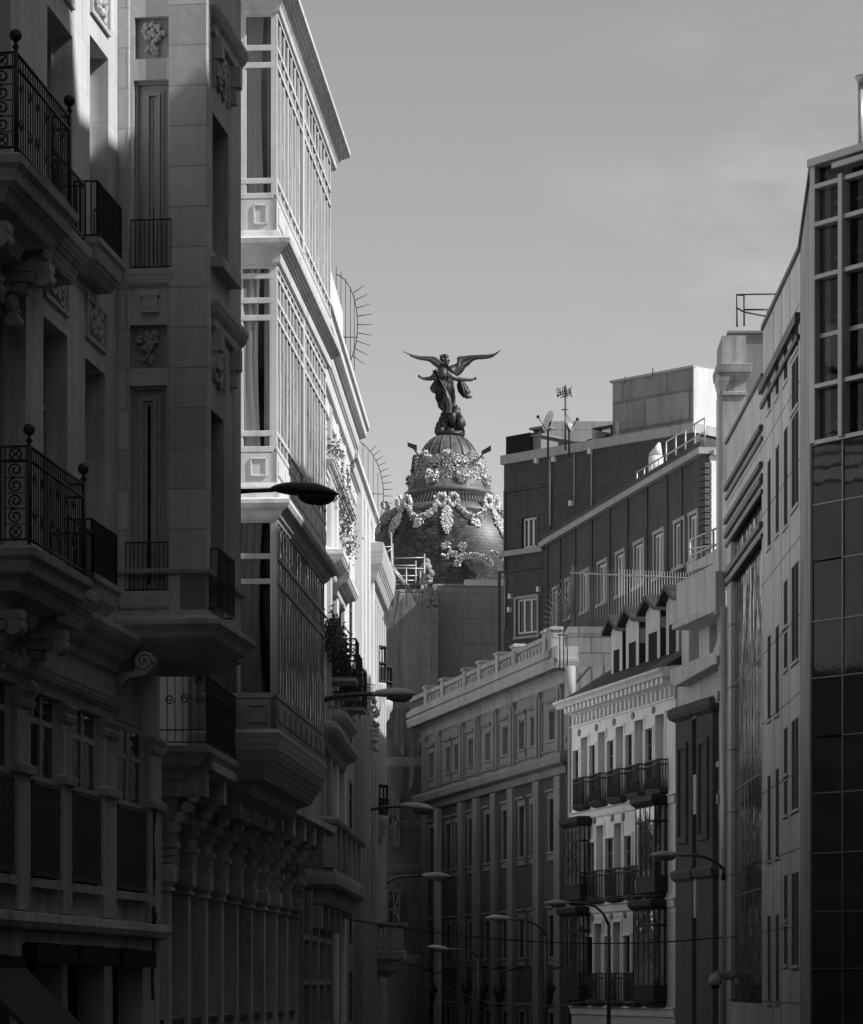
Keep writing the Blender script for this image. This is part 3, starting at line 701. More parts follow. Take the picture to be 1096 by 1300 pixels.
# ---- B3: bright building with balustraded balcony
P3=PL(375,54.0,vp=680)
b3=thing('apartment_building','bright rendered building with a balustraded balcony and planted window boxes','building',P3.P(5,0,-3))
E3=P3.u(441); zz=lambda px,py,o=0:P3.z(px,py,o)
Z3=zz(436,440)
H3=[(P3.u(425),P3.u(430),zz(425,1050),zz(425,952)),(P3.u(434),P3.u(438),zz(434,1062),zz(434,978)),(P3.u(426),P3.u(431),zz(426,1236),zz(426,1168)),(P3.u(434),P3.u(438.5),zz(434,1240),zz(434,1172)),
    (P3.u(421),P3.u(425),zz(421,870),zz(421,760)),(P3.u(429.5),P3.u(433.5),zz(430,800),zz(430,712)),(P3.u(436),P3.u(439),zz(436,820),zz(436,735))]
m=MB(); m.facade(P3,P3.u(412),E3,zz(430,905),Z3,[h for h in H3[4:]],0,.25); m.build('upper_wall',G['render'],b3)
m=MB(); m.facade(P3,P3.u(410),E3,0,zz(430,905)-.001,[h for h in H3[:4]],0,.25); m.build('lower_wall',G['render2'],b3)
m=MB(); m.box(P3,0,E3-.02,0,Z3-.1,-8,-.26); m.box(P3,0,P3.u(412),7,Z3-.1,-.25,-.02); m.build('core_wall',G['render2'],b3)
for h in H3: window(b3,P3,h,-.01,G['frame_d'],G['glass'],1,(.7,),.06)
def ledge3(name,px,py,out,hh,u0=None,u1=None,mat=None,pl=P3,par=None,e=(1,1)):
    z=pl.z(px,py,out); m=MB(); u0=0 if u0 is None else u0; u1=E3 if u1 is None else u1
    m.ledge(pl,u0,u1,[(0,z-hh),(.12*out,z-.97*hh),(.14*out,z-.75*hh),(.3*out,z-.7*hh),(.34*out,z-.52*hh),(.5*out,z-.45*hh),(.58*out,z-.3*hh),(.85*out,z-.24*hh),(.88*out,z-.14*hh),(out,z-.1*hh),(out,z),(.0,z+.04*hh)],ends=e)
    return m.build(name,mat or G['render'],par or b3,bevel=.01)
ledge3('main_cornice',460,508,.5,1.3)
m=MB(); z=Z3+.1; m.box(P3,0,E3,z,z+1.0,-6,-.1); m.build('parapet',G['render'],b3)
ledge3('string_course',447,640,.22,.4,P3.u(412))
for (pa,pb,py) in ((414,421,662),(422,432,700),(405,419,905),(418,431,890),(414,432,925)):
    z=P3.z(pb,py,.4); m=MB(); m.ledge(P3,P3.u(pa),P3.u(pb),[(0,z-.5),(.12,z-.45),(.16,z-.3),(.34,z-.2),(.4,z-.1),(.4,z),(0,z+.1)]); m.build('window_hood',G['render'] if py<800 else G['render2'],b3,bevel=.01)
for px in (416,424.5,434): 
    u=P3.u(px); m=MB(); m.box(P3,u-.25,u+.25,zz(px,1300),Z3-.5,-.01,.09); m.box(P3,u-.3,u+.3,zz(430,905)-.2,zz(430,905)+.1,-.01,.12); m.build('pilaster',G['render'] if px!=416 else G['render2'],b3,bevel=.01)
# balustraded balcony
bo=.95; BA=P3.u(385+8,bo); 
BPl=PL(425,57.5,vp=680); L5=BPl.u(461); zf3=BPl.z(425,1100); zt3=BPl.z(425,1048); zb3=BPl.z(425,1130)
m=MB(); m.ledge(BPl,0,L5,[(-.35,zb3-.35),(-.2,zb3-.25),(-.15,zb3),(-.02,zb3+.05),(.04,zb3+.12),(.04,zb3+.3),(-.05,zf3)],back=-1.3)
for k in range(4): m.box(BPl,k*1.9,k*1.9+.35,zb3-.75,zb3-.3,-1.3,-.25)
s=m.build('balcony',G['render2'],b3,bevel=.01)
m=MB(); m.ledge(BPl,-.02,L5,[(-.02,zt3-.02),(.06,zt3+.04),(.08,zt3+.12),(.02,zt3+.18)],back=-1.3); nb=34
for i in range(nb+1):
    u=.1+(L5-.2)*i/nb
    if i%6==0: m.box(BPl,u-.16,u+.16,zf3-.02,zt3,-.24,.03)
    else:
        p=BPl.P(u,0,-.1); h=zt3-zf3; m.lathe((p.x,p.y),[(.03,zf3),(.035,zf3+.08*h),(.07,zf3+.3*h),(.06,zf3+.45*h),(.03,zf3+.75*h),(.045,zf3+.9*h),(.05,zt3)],8)
FQ=BPl.perp(0,-1.3); m.box(FQ,0,1.28,zf3-.02,zt3,-.1,-.02)
m.build('balustrade',G['render2'],s)
# gridded shopfront glazing below
m=MB(); ua,ub=0.02,P3.u(414)-.05; zh=zz(378,1128); g3=[ua+(ub-ua)*i/4 for i in range(5)]
for u in g3: m.box(P3,u-.12,u+.12,0,zh,-.02,.16)
for k in range(11):
    z=zh-.9-k*.86
    if z>0: m.box(P3,ua,ub,z-.05,z+.05,-.02,.12)
s=m.build('shopfront_grille',G['render2'],b3); g=MB(); g.quad(P3.P(ua,0,.05),P3.P(ub,0,.05),P3.P(ub,zh,.05),P3.P(ua,zh,.05)); g.build('pane',G['glass'],s)
# debris netting bunched along the upper storey
def drape(name,pts,par,mat,r0=.22,seed=1):
    m=MB(); random.seed(seed); P=[Vector(p) for p in pts]
    for (a,b) in zip(P[:-1],P[1:]):
        n=max(2,int((b-a).length/.22))
        for i in range(n): 
            q=a+(b-a)*(i/n)+Vector((random.uniform(-.12,.12),random.uniform(-.2,.2),random.uniform(-.15,.15))); m.ball(q,r0*random.uniform(.6,1.3),7,5,.3,(1,1.2,1.3))
    return m.build(name,mat,par)
def leaves(name,centers,r,n,par,mat,seed=3,s=.09,lab=None):
    m=MB(); random.seed(seed)
    for k in range(n):
        c=Vector(random.choice(centers)); p=c+Vector((random.gauss(0,r*.45),random.gauss(0,r*.6),random.gauss(0,r*.5)))
        a=Vector((random.uniform(-1,1),random.uniform(-1,1),random.uniform(-1,1))).normalized(); b=a.orthogonal().normalized()
        m.add([p,p+a*s+b*s*.4,p+a*s*2,p+a*s-b*s*.4],[(0,1,2,3)])
    return m.build(name,mat,par,lab)
bd=65
vine=[at(420+ (x)*.15+ (y-570)*.17,y,62+(y-570)*.04) for x in (0,10) for y in range(565,705,8)]
leaves('wall_netting',vine,.3,1100,b3,G['netb'] if 'netb' in G else G['shutter'],5,.05)
pl_=[(at(418+(y-800)*.33,y,60+(y-800)*.09)) for y in range(795,895,6)]
t=leaves('trailing_plant',pl_,.32,1900,None,G['leaf'],9,.07); t['label']='dark trailing plants spilling down over small balconies of the bright building'; t['category']='plant'
for px,py in ((419,800),(424,822),(431,842)):      # little bowed iron balconies behind the plants
    m=MB(); u=P3.u(px-3); z=P3.z(px,py+14,.5)
    m.box(P3,u,u+1.1,z-.1,z,-.05,.6); s=m.build('balcony',G['render2'],b3)
    m=MB(); rail(m,[pxy(P3,u,0),pxy(P3,u,.6),pxy(P3,u+1.1,.6),pxy(P3,u+1.1,0)],z,z+.8,.1,.014,.022); m.build('railing',G['iron'],s)

# ---- B4: narrow building with tall white pilasters
P4=PL(441,70.0,vp=680); E4=P4.u(469)
b4=thing('apartment_building','narrow building with full height white pilasters between the planted and round balcony buildings','building',P4.P(3,0,-3))
Z4=P4.z(462,640)
H4=[(P4.u(443.5),P4.u(447.5),P4.z(444,b),P4.z(444,a)) for a,b in ((745,830),(870,950),(990,1070),(1120,1200),(1230,1300))]
m=MB(); m.facade(P4,0,E4,P4.z(444,860),Z4,H4[:1],0,.25); m.build('upper_wall',G['render'],b4)
m=MB(); m.facade(P4,0,E4,0,P4.z(444,860)-.001,H4[1:],0,.25); m.build('lower_wall',G['render2'],b4)
m=MB(); m.box(P4,0.02,E4-.02,0,Z4-.1,-7,-.26); m.build('core_wall',G['render2'],b4)
for h in H4: window(b4,P4,h,-.01,G['frame_d'],G['glass'],1,(.7,),.06)
for px,w in ((451,.35),(455.5,.5),(460.5,.5),(466,.4)):
    u=P4.u(px); 
    for za,zb_,mt in ((P4.z(px,870),Z4-.3,'render'),(0,P4.z(px,870)-.02,'render2')):
        m=MB(); m.box(P4,u-w/2,u+w/2,za,zb_,-.01,.2); m.build('pilaster',G[mt],b4,bevel=.015)
z=P4.z(467,695,.45); m=MB(); m.ledge(P4,0,E4,[(0,Z4-.7),(.04,Z4-.65),(.06,Z4-.4),(.16,Z4-.3),(.2,Z4-.12),(.28,Z4-.06),(.28,Z4+.08),(0,Z4+.15)],ends=(1,1)); m.build('main_cornice',G['render'],b4,bevel=.01)
m=MB(); blobs(m,[P4.P(P4.u(461),P4.z(461,y),.3) for y in range(878,950,2)],.06,.5,6,4,.1); m.build('relief_panel',G['relief'],b4)
# ---- B5: rounded corner building
P5=PL(469,78.0,vp=680); E5=P5.u(484)
b5=thing('corner_building','shaded corner building with round iron balconies beside the scaffold netting','building',P5.P(3,0,-3))
Z5=P5.z(480,752)
m=MB(); m.facade(P5,0,E5,0,Z5,[(P5.u(472),P5.u(475),P5.z(472,b),P5.z(472,a)) for a,b in ((780,850),(905,960))],0,.2); m.box(P5,.02,E5-.02,0,Z5-.02,-7,-.22); m.build('wall',G['render2'],b5)
m=MB(); 
for k in range(5): u=E5*(k+.5)/5; m.box(P5,u-.35,u+.35,.5,Z5-.8,-.01,.16)
m.box(P5,0,E5+.25,0,5.2,-.01,.1)
m.build('pilaster',G['render2'],b5,bevel=.01)
m=MB(); m.ledge(P5,0,E5,[(0,Z5-.6),(.06,Z5-.55),(.08,Z5-.35),(.2,Z5-.25),(.25,Z5-.05),(.36,Z5+.15),(.4,Z5+.5),(.4,Z5+.7),(.3,Z5+.72),(0,Z5+.8)]); m.build('main_cornice',G['render2'],b5,bevel=.01)
m=MB(); m.box(P5,0,E5,Z5+.6,Z5+1.3,-6,-.3); m.build('parapet',G['render'],b5)
def round_balc(cpx,d,ytop,yfl,r,tiers=3):
    c=at(cpx,yfl,d); m=MB(); z=c.z
    m.lathe((c.x,c.y),[(r*.55,z-.75),(r*.6,z-.6),(r*.8,z-.5),(r*.82,z-.35),(r,z-.25),(r*1.02,z-.05),(r,z)],20); s=m.build('balcony',G['render2'],b5)
    m=MB(); zt=at(cpx,ytop,d).z; pts=[(c.x+r*.95*math.cos(w),c.y+r*.95*math.sin(w)) for w in [i*PI/10-PI*.75 for i in range(15)]]
    rail(m,pts,z+.04,zt,.11,.02,.035,z+(zt-z)*.55)
    for q in range(0,14): 
        a,b=pts[q],pts[q+1]; m.quad((a[0],a[1],z+.05),(b[0],b[1],z+.05),(b[0],b[1],z+(zt-z)*.45),(a[0],a[1],z+(zt-z)*.45))
    m.build('railing',G['iron'],s)
round_balc(474,80,822,868,.36+.0); round_balc(480,84,848,890,.42); round_balc(474,80,998,1036,.42)
# stone balustraded balcony low down
BQ=PL(487,79,t=(1,-.05)); 
m=MB(); a,b=BQ.u(462),BQ.u(512); z1=BQ.z(487,1171); z0=BQ.z(487,1206); zb_=BQ.z(487,1218)
m.ledge(BQ,a,b,[(-.5,zb_-.5),(-.2,zb_-.3),(-.1,zb_-.05),(0,zb_),(.03,z0-.05),(-.02,z0)],back=-1.2,ob=0); s=m.build('balcony',G['render2'],b5)
m=MB(); m.ledge(BQ,a,b,[(0,z1-.12),(.05,z1-.08),(.06,z1)],back=-1.2); m.box(BQ,BQ.u(490),b-.02,z0,z1-.1,-.4,.0)
for k in range(5):
    p=BQ.P(a+.1+k*.14,0,-.1); h=z1-z0-.1; m.lathe((p.x,p.y),[(.03,z0),(.035,z0+.08*h),(.065,z0+.35*h),(.03,z0+.7*h),(.05,z0+h)],8)
m.build('balustrade',G['render2'],s)
# spiked fan guards between the roofs
def fan(name,cpx,cpy,d,rx,label):
    pass
def fan(label,d,barpx,barbot,arc,spikes,ln,hz=None):
    T=lambda x,y: at(x,y,d)
    g=thing('spiked_guard',label,'guard railing',T(arc[0][0],arc[0][1]),'spiked fan guards between the roof terraces')
    m=MB(); m.tube([T(*p) for p in arc],.015,4); m.build('arch_rail',G['iron'],g)
    m=MB()
    for x,y0,y1 in barpx: m.tube([T(x,y0),T(x,y1)],.011,4)
    if hz: m.tube([T(*hz[0]),T(*hz[1])],.014,4)
    m.build('bars',G['iron'],g)
    m=MB()
    for (x0,y0,x1,y1) in spikes: m.tube([T(x0,y0),T(x1,y1)],[.013,.009],4)
    m.build('spikes',G['iron'],g)
def arcp(cx,cy,rx,ry,a0,a1,n=20): return [(cx+rx*math.cos(math.radians(a0+(a1-a0)*i/n)),cy-ry*math.sin(math.radians(a0+(a1-a0)*i/n))) for i in range(n+1)]
def spk(cx,cy,rx,ry,l,a0,a1,n):
    r=[]
    for i in range(n):
        a=math.radians(a0+(a1-a0)*i/(n-1)); r.append((cx+rx*math.cos(a),cy-ry*math.sin(a),cx+(rx+l)*math.cos(a),cy-(ry+l*.9)*math.sin(a)))
    return r
fan('upper spiked iron fan guard with long radiating spikes above the bright cornice',70.5,[(427,338,470),(433,345,470),(439,354,470),(445,364,470),(450,374,470)],0,arcp(424,412,30,64,85,-50),spk(424,412,30,64,19,38,-38,9),17,((424,428),(455,428)))
fan('lower spiked iron fan guard rising beside the dome',78.5,[(434,545,690),(441,547,690),(447.5,553,690),(454,558,690),(461,564,690),(467.5,572,690),(474,581,690),(480,600,690)],0,arcp(436,628,51,74,86,-40),spk(436,628,51,74,12,48,-32,14),10,((438,627),(487,627)))
# ================================================================ DOME BUILDING
DD=190.0; DC=at(570,1250,DD); dx,dy=DC.x,DC.y
def dz(py): return (HZ-py)*DD/F+EYE
def dr(r): return r*DD/F
dome=thing('domed_building','ornate slate dome with pale garlands rising behind netted scaffolding','building',(dx,dy,0))
m=MB(); m.cyl=(dx,dy,4.5)
m.lathe((dx,dy),[(dr(97),dz(790)),(dr(101),dz(760)),(dr(103),dz(730)),(dr(101),dz(705)),(dr(96),dz(685)),(dr(88),dz(668)),(dr(80),dz(657)),(dr(74),dz(652))],96); m.build('dome_shell',G['zinc'],dome)
m=MB(); m.cyl=(dx,dy,3.5)
m.lathe((dx,dy),[(dr(80),dz(661)),(dr(80),dz(656)),(dr(74),dz(649)),(dr(70),dz(647)),(dr(66),dz(647)),(dr(62),dz(646)),(dr(54),dz(632)),(dr(56),dz(631)),(dr(57),dz(627)),(dr(52),dz(624)),(dr(50),dz(617)),(dr(46),dz(612)),(dr(43),dz(607)),(dr(42),dz(600)),(dr(40),dz(592)),(dr(39),dz(586)),(dr(37),dz(580)),(dr(34),dz(573)),(dr(29),dz(565)),(dr(22),dz(558)),(dr(13),dz(553)),(dr(10),dz(551))],96); m.build('lantern_roof',G['lead'],dome)
m=MB()                                                     # louvre band
for k in range(84):
    a=2*PI*k/84; c,s=math.cos(a),math.sin(a)
    m.tube([(dx+dr(65.5)*c,dy+dr(65.5)*s,dz(646)),(dx+dr(56.5)*c,dy+dr(56.5)*s,dz(633))],.055,4,True,False)
m.build('louvre_band',G['bronzel'],dome)
m=MB(); 
for k in range(16):
    a=2*PI*k/16+.1; m.tube([(dx+dr(q[0])*math.cos(a),dy+dr(q[0])*math.sin(a),dz(q[1])) for q in ((10,552),(22.5,558),(29.5,565),(34.5,573),(37.8,580),(39.8,586))],.045,4)
m.build('roof_ribs',G['lead'],dome)
def bit(m,p,s):
    p=Vector(p); a=Vector((random.uniform(-1,1),random.uniform(-1,1),random.uniform(-1,1))).normalized(); b=a.orthogonal().normalized(); c=a.cross(b)
    m.add([p-a*s,p+b*s*.5+c*s*.3,p+a*s,p-b*s*.5+c*s*.3],[(0,1,2,3)]); m.add([p-b*s*.9,p+a*s*.45-c*s*.2,p+b*s*.9,p-a*s*.45-c*s*.2],[(0,1,2,3)])
def dp(a,r,py): return Vector((dx+dr(r)*math.cos(a),dy+dr(r)*math.sin(a),dz(py)))
random.seed(21)
def RS(py):  # dome radius at a given height
    t=[(652,74),(657,80),(668,88),(685,96),(705,101),(730,103),(760,101)]
    for (a,b),(c,d) in zip(t[:-1],t[1:]):
        if a<=py<=c: return b+(d-b)*(py-a)/(c-a)
    return 100
for k in range(8):
    a0=-PI/2+k*PI/4-.03
    if math.sin(a0)>.75: continue
    g=MB()                                   # bow, drop and swag
    for s in (-1,1):
        for i in range(16):
            w=2*PI*i/16; aa=a0+s*(.09+.07*math.cos(w))
            for q in range(4): g.ball(dp(aa+random.uniform(-.015,.015),RS(655)+1+random.random()*1.5,647-7*math.sin(w)+random.uniform(-1.5,1.5)),random.uniform(.07,.14),5,4,.35)
    for i in range(40):
        t=i/39; py=655+37*t; wd=.065*math.sin(PI*min(1,t*1.05))**.7+.01
        for q in range(5): g.ball(dp(a0+random.uniform(-wd,wd),RS(py)+1.+random.random(),py+random.uniform(-.5,.5)),random.uniform(.04,.1),5,4,.35); bit(g,dp(a0+random.uniform(-wd,wd)*1.15,RS(py)+2,py),random.uniform(.08,.15))
    g.build('garland_drop',G['gilt'],dome)
    g=MB(); a1=a0+PI/4
    for i in range(58):
        t=i/57; aa=a0+.13+(PI/4-.26)*t; py=650+21*(1-(2*t-1)**2)
        for q in range(7): g.ball(dp(aa+random.uniform(-.01,.01),RS(py)+.8+random.random()*1.4,py+random.uniform(-3.,3.)),random.uniform(.04,.1),5,4,.35); bit(g,dp(aa+random.uniform(-.012,.012),RS(py)+1.6+random.random(),py+random.uniform(-3.6,3.6)),random.uniform(.12,.22))
    for i in range(50): g.ball(dp((a0+a1)/2+random.gauss(0,.03),RS(680)+1,673+random.random()*9),random.uniform(.05,.11),5,4,.35)
    g.build('garland',G['gilt'],dome)
    g=MB()                                   # scroll buttress and crest round the lantern
    for s in (-1,1):
        pts=[dp(a0+s*(.30+.02*math.cos(i*.3)),49-9*i/14+5*math.sin(i*.45),620-30*i/14) for i in range(15)]
        g.tube(pts,[.1-.004*i for i in range(15)],6)
        for p in pts: [bit(g,p+Vector((random.uniform(-.2,.2),-.08,random.uniform(-.2,.2))),.16) for _ in range(5)]
        for i in range(14):
            w=i*.45; g.ball(dp(a0+s*(.30-.07*math.cos(w)*(1-i/16)),45,592-5*math.sin(w)*(1-i/16)),.08,6,4,.2); bit(g,dp(a0+s*(.30-.09*math.cos(w)),45.5,592-7*math.sin(w)),.15)
    for i in range(190):
        t=random.random(); wd=.24*(1-.45*t)*(1 if abs(t-.55)>.12 else .6); g.ball(dp(a0+random.uniform(-wd,wd),45.5-4*t+random.random()*2,617-37*t),random.uniform(.04,.11),5,4,.4); bit(g,dp(a0+random.uniform(-wd,wd)*1.1,47-4*t,617-37*t),random.uniform(.16,.3))
    for j in range(6):
        aa=a0-.13+.052*j; g.tube([dp(aa,43,606),dp(aa,43.5,590),dp(aa+.01,42.5,580-(3-abs(j-2.5))*1.3)],[.07,.06,.02],5)
    g.build('crest_ornament',G['gilt'] if (k in (0,1,2,3,7)) else G['lead'],dome)
for i,(ax,ay,hx,hy) in enumerate(((534,582,523,566),(534,582,524,596),(605,586,617,572))):
    a=at(ax,ay,DD-1); b=at(hx,hy,DD-2); 
    if i==1: continue
    m=MB(); m.tube([a,b],.05,5); 
    dd=Vector((.6,-.2,-.28 if i==0 else .28)).normalized()
    m.hexa([b-dd*.32+Vector((0,y,z)) for y,z in ((-.12,-.13),(.12,-.13),(.12,.1),(-.12,.1))]+[b+dd*.38+Vector((0,y,z)) for y,z in ((-.15,-.18),(.15,-.18),(.15,.15),(-.15,.15))]); m.build('floodlight',G['metald'],dome)
# carved figures and cartouche at the foot of the dome
for (cxp,cyp,w,h,n) in ((601,718,24,12,260),(548,760,10,14,80),(628,712,10,10,80)):
    m=MB(); c=at(cxp,cyp,DD-5.6)
    for i in range(n):
        a=random.uniform(0,PI); q=random.uniform(.7,1)
        m.ball(c+Vector((math.cos(a)*w*q*DD/F,random.uniform(-.2,.2),math.sin(a)*h*q*DD/F*1.2)),random.uniform(.05,.1),5,4,.4); bit(m,c+Vector((math.cos(a)*w*q*DD/F,-.25,math.sin(a)*h*q*DD/F*1.2)),.16)
    m.build('foot_ornament',G['gilt'],dome)
m=MB()
for i in range(10):
    p=at(random.choice((558,566,588,575,592)),random.uniform(690,712),DD-5.3)
    for _ in range(8): m.ball(p+Vector((random.uniform(-.2,.2),0,random.uniform(-.15,.15))),random.uniform(.04,.09),5,4,.3); bit(m,p+Vector((random.uniform(-.3,.3),-.05,random.uniform(-.2,.2))),.12)
m.build('foot_ornament',G['gilt'],dome)
# walls below the dome
m=MB(); m.wbox(6,16,150,177.8,0,33); m.build('shading_block',G['pierw'],dome)  # unseen block added to shade the walls below the dome
W=PL(556,178,t=(1,.02)); zt=W.z(556,744)
m=MB(); a,b=W.u(556),W.u(662); m.box(W,a,b,0,zt,-9,0); m.build('side_wall',G['pierw'],dome)
m=MB(); m.box(W,W.u(590),b,W.z(590,744),W.z(590,736),-3,.12); m.build('wall_coping',G['white'],dome)  # sunlit stretch of the coping, its light put in as white
m=MB(); m.box(W,W.u(590)-1.6,b+.1,zt+.9,zt+1.05,-3.2,-.05) if 0 else m.box(W,a-.2,W.u(592),zt,zt+.12,-3,.1); m.build('wall_coping',G['pierw'],dome)
m=MB()
for px,w in ((500,10),(515,14),(540,9)): pass
W2=PL(478,176,t=(1,0)); 
m.box(W2,0,W2.u(556),W2.z(500,960),W2.z(500,700+55),-6,0); m.box(W2,W2.u(500),W2.u(556)-.02,W2.z(500,700+55),W2.z(500,742),-6,-.8)
m.build('tower_wall',G['pierw'],dome)
m=MB(); c=at(512,1250,170); m.cyl=(c.x,c.y,1.9)
m.lathe((c.x,c.y),[(dr(30)*.9,0),(dr(30)*.9,at(0,965,170).z),(dr(32)*.9,at(0,960,170).z),(dr(32)*.9,at(0,940,170).z)],32)
m.wbox(at(470,0,171).x,at(524,0,171).x,170.5,176,0,at(0,900,171).z); m.wbox(at(524,0,172).x,at(545,0,172).x,171.5,176,0,at(0,903,172).z)
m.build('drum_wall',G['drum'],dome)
for (x0,x1,y0,y1) in ((492,508,1000,1075),(492,508,1130,1190),(528,536,1010,1080),(528,536,1130,1190)):
    m=MB(); p=PL(x0,168.2 if x0<510 else 171.2,t=(1,0)); a,b=0,p.u(x1); z0,z1=p.z(x0,y1),p.z(x0,y0); window(dome,p,(a,b,z0,z1),.12,G['frame_d'],G['glass'],2,(.6,),.08,.1)
for py in (965,1045,1100,1215):
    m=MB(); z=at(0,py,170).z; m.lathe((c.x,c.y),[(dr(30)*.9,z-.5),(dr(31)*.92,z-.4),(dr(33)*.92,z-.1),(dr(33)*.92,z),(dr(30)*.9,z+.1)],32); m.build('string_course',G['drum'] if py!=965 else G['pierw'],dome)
# sculpture group on the tower's shoulder wrapped in netting
m=MB(); blobs(m,[at(541+3*math.sin(i*.5)+random.uniform(-5,5)*(.4+i/60),716+i*.9,172) for i in range(60)],.22,.5,6,5,.2); m.build('shrouded_figure',G['pierw'],dome)
# scaffold
sc=thing('scaffold','bright tubular scaffold platform in front of the dome','scaffold',at(500,760,166))
T=lambda x,y,d=166: at(x,y,d)
m=MB()
for x,y0,y1 in ((497,676,770),(539,703,770),(487,698,730),(498.5,690,770),(516,720,770),(528,712,760),(534,725,775)): m.tube([T(x,y0),T(x,y1)],.045,5); 
m.build('posts',G['scaf'],sc)
m=MB()
for a,b in (((476,695),(498,694)),((498,709),(540,708)),((497,718),(528,718)),((480,721),(540,722)),((497,731),(530,731)),((500,737),(526,737)),((497,745),(528,745)),((486,705),(497,697)),((500,752),(534,752))): m.tube([T(*a),T(*b)],.04,5)
m.build('rails',G['scaf'],sc)
m=MB(); m.tube([T(483,703),T(521,751)],.09,5); m.tube([T(486,703,165),T(524,751,165)],.05,5)
for a in range(10): m.tube([T(485+a*3.8,706+a*4.8),T(485+a*3.8,706+a*4.8,165)],.05,4)
m.build('stair_stringer',G['scaf'],sc)
m=MB(); m.wbox(T(497,0).x,T(534,0).x,165.6,167.4,T(0,742).z-.08,T(0,742).z); m.build('deck',G['shutter'],sc)
m=MB(); 
for (x,y,r,h) in ((505,768,.5,1),): pass
def sheet(mb,cols,d,amp,seed):
    random.seed(seed); n=len(cols); R=26; vs=[];fs=[]; K=24
    for j in range(R+1):
        t=j/R
        for i in range(K+1):
            s=i/K; f=s*(n-1); q=min(int(f),n-2); w=f-q
            x=cols[q][0]*(1-w)+cols[q+1][0]*w; y0=cols[q][1]*(1-w)+cols[q+1][1]*w; y1=cols[q][2]*(1-w)+cols[q+1][2]*w
            y=y0+(y1-y0)*t; p=at(x+2*math.sin(t*4+s*9),y,d); p.y+=amp*math.sin(s*26+3*math.sin(t*3+s*5))+amp*1.5*math.sin(t*5+s*7); vs.append(p)
    for j in range(R):
        for i in range(K): q=j*(K+1)+i; fs.append((q,q+1,q+K+2,q+K+1))
    mb.add(vs,fs,True)
m=MB(); sheet(m,[(482,748,1010),(500,742,1020),(521,750,1000),(545,765,905),(556,790,905)],168,.35,4); m.build('debris_netting',G['net'],sc)
m=MB(); sheet(m,[(482,760,900),(495,750,930),(512,755,960)],167,.3,8); m.build('debris_netting',G['net'],sc)
m=MB()
for pts in (((523,752),(531,772),(538,790),(544,815),(546,850),(546,880)),((560,780),(552,800),(546,812)),((507,750),(500,790),(505,830),(512,880),(516,930)),((546,880),(543,910))):
    m.tube([T(x,y,167.4) for x,y in pts],.04,5)
m.build('net_folds',G['net2'] if 'net2' in G else G['pierw'],sc)
# ---- winged statue on the dome
ST=190.0
def S(x,y,dd=0.0): return at(500+x*150/1096.0,430+y*150/1096.0,ST+dd)     # x,y read from an enlarged crop
def skin(name,verts,edges,mat,parent,sub=2,root=0):
    me=bpy.data.meshes.new(name); ps=[S(v[0],v[1],v[3]) for v in verts]; c=ps[root]
    me.from_pydata([tuple(p-c) for p in ps],edges,[])
    o=bpy.data.objects.new(name,me); COL.objects.link(o); 
    md=o.modifiers.new('Skin','SKIN'); md.use_smooth_shade=True
    for i,v in enumerate(verts):
        r=v[2]*150/1096*ST/F; me.skin_vertices[0].data[i].radius=(r,r)
    me.skin_vertices[0].data[root].use_root=True
    sb=o.modifiers.new('Subsurf','SUBSURF'); sb.levels=sub; sb.render_levels=sub
    me.materials.append(mat)
    o.parent=parent; o.location=c-WO[parent.name]; WO[o.name]=c; return o
st=thing('winged_statue','dark bronze winged figure with spread wings and outstretched arms on top of the dome','statue',S(530,900))
body=[(498,470,58,0),(475,410,58,-.2),(445,355,72,-.35),(432,322,62,-.4),(468,270,28,-.5),(487,240,22,-.5),(487,205,36,-.55),(484,175,26,-.5),   #0-7 pelvis..head
 (385,345,36,-.3),(340,372,22,-.35),(290,370,16,-.4),(262,368,13,-.45),(250,352,10,-.45),   #8-12 left arm
 (520,345,40,-.2),(585,372,24,-.1),(640,380,20,-.05),(700,382,15,0),(730,382,13,0),(748,370,9,0),  #13-18 right arm
 (485,520,52,-.3),(502,570,42,-.5),(520,620,30,-.3),(522,675,15,-.1),(515,695,14,-.25),   #19-23 near leg
 (535,510,42,.2),(548,580,30,.4),(552,640,18,.3),(556,690,12,.3)]
bed=[(0,1),(1,2),(2,3),(3,4),(4,5),(5,6),(6,7),(3,8),(8,9),(9,10),(10,11),(11,12),(3,13),(13,14),(14,15),(15,16),(16,17),(17,18),(0,19),(19,20),(20,21),(21,22),(22,23),(0,24),(24,25),(25,26),(26,27)]
B_=skin('body',body,bed,G['bronzel'],st)
hands=MB()
for (x,y,dd,sg) in ((248,355,-.45,-1),(748,372,0,1)):
    for k in range(5):
        a=-.9+k*.42; L=20 if k else 14
        hands.tube([S(x,y,dd),S(x+sg*L*.6*math.cos(a),y-L*.6*math.sin(a)-3,dd),S(x+sg*L*1.1*math.cos(a*.8),y-L*1.1*math.sin(a*.8)-8*(1 if sg<0 else .2),dd)],[.06,.05,.03],5)
hands.build('fingers',G['bronze'],B_)
hair=MB(); 
for i in range(16): hair.ball(S(472+random.uniform(-28,22),178+random.uniform(-16,18),-.5+random.uniform(-.15,.25)),random.uniform(.1,.2),7,5,.2)
hair.tube([S(455,195,-.4),S(440,180,-.3),S(432,178,-.3)],[.14,.1,.04],6); hair.tube([S(500,170,-.5),S(508,150,-.5)],[.07,.02],5)
hair.build('hair',G['bronze'],B_)
face=MB(); face.tube([S(505,195,-.6),S(524,203,-.65),S(510,210,-.6)],[.06,.035,.04],5); face.ball(S(507,218,-.6),.07,6,4); face.build('face',G['bronze'],B_)
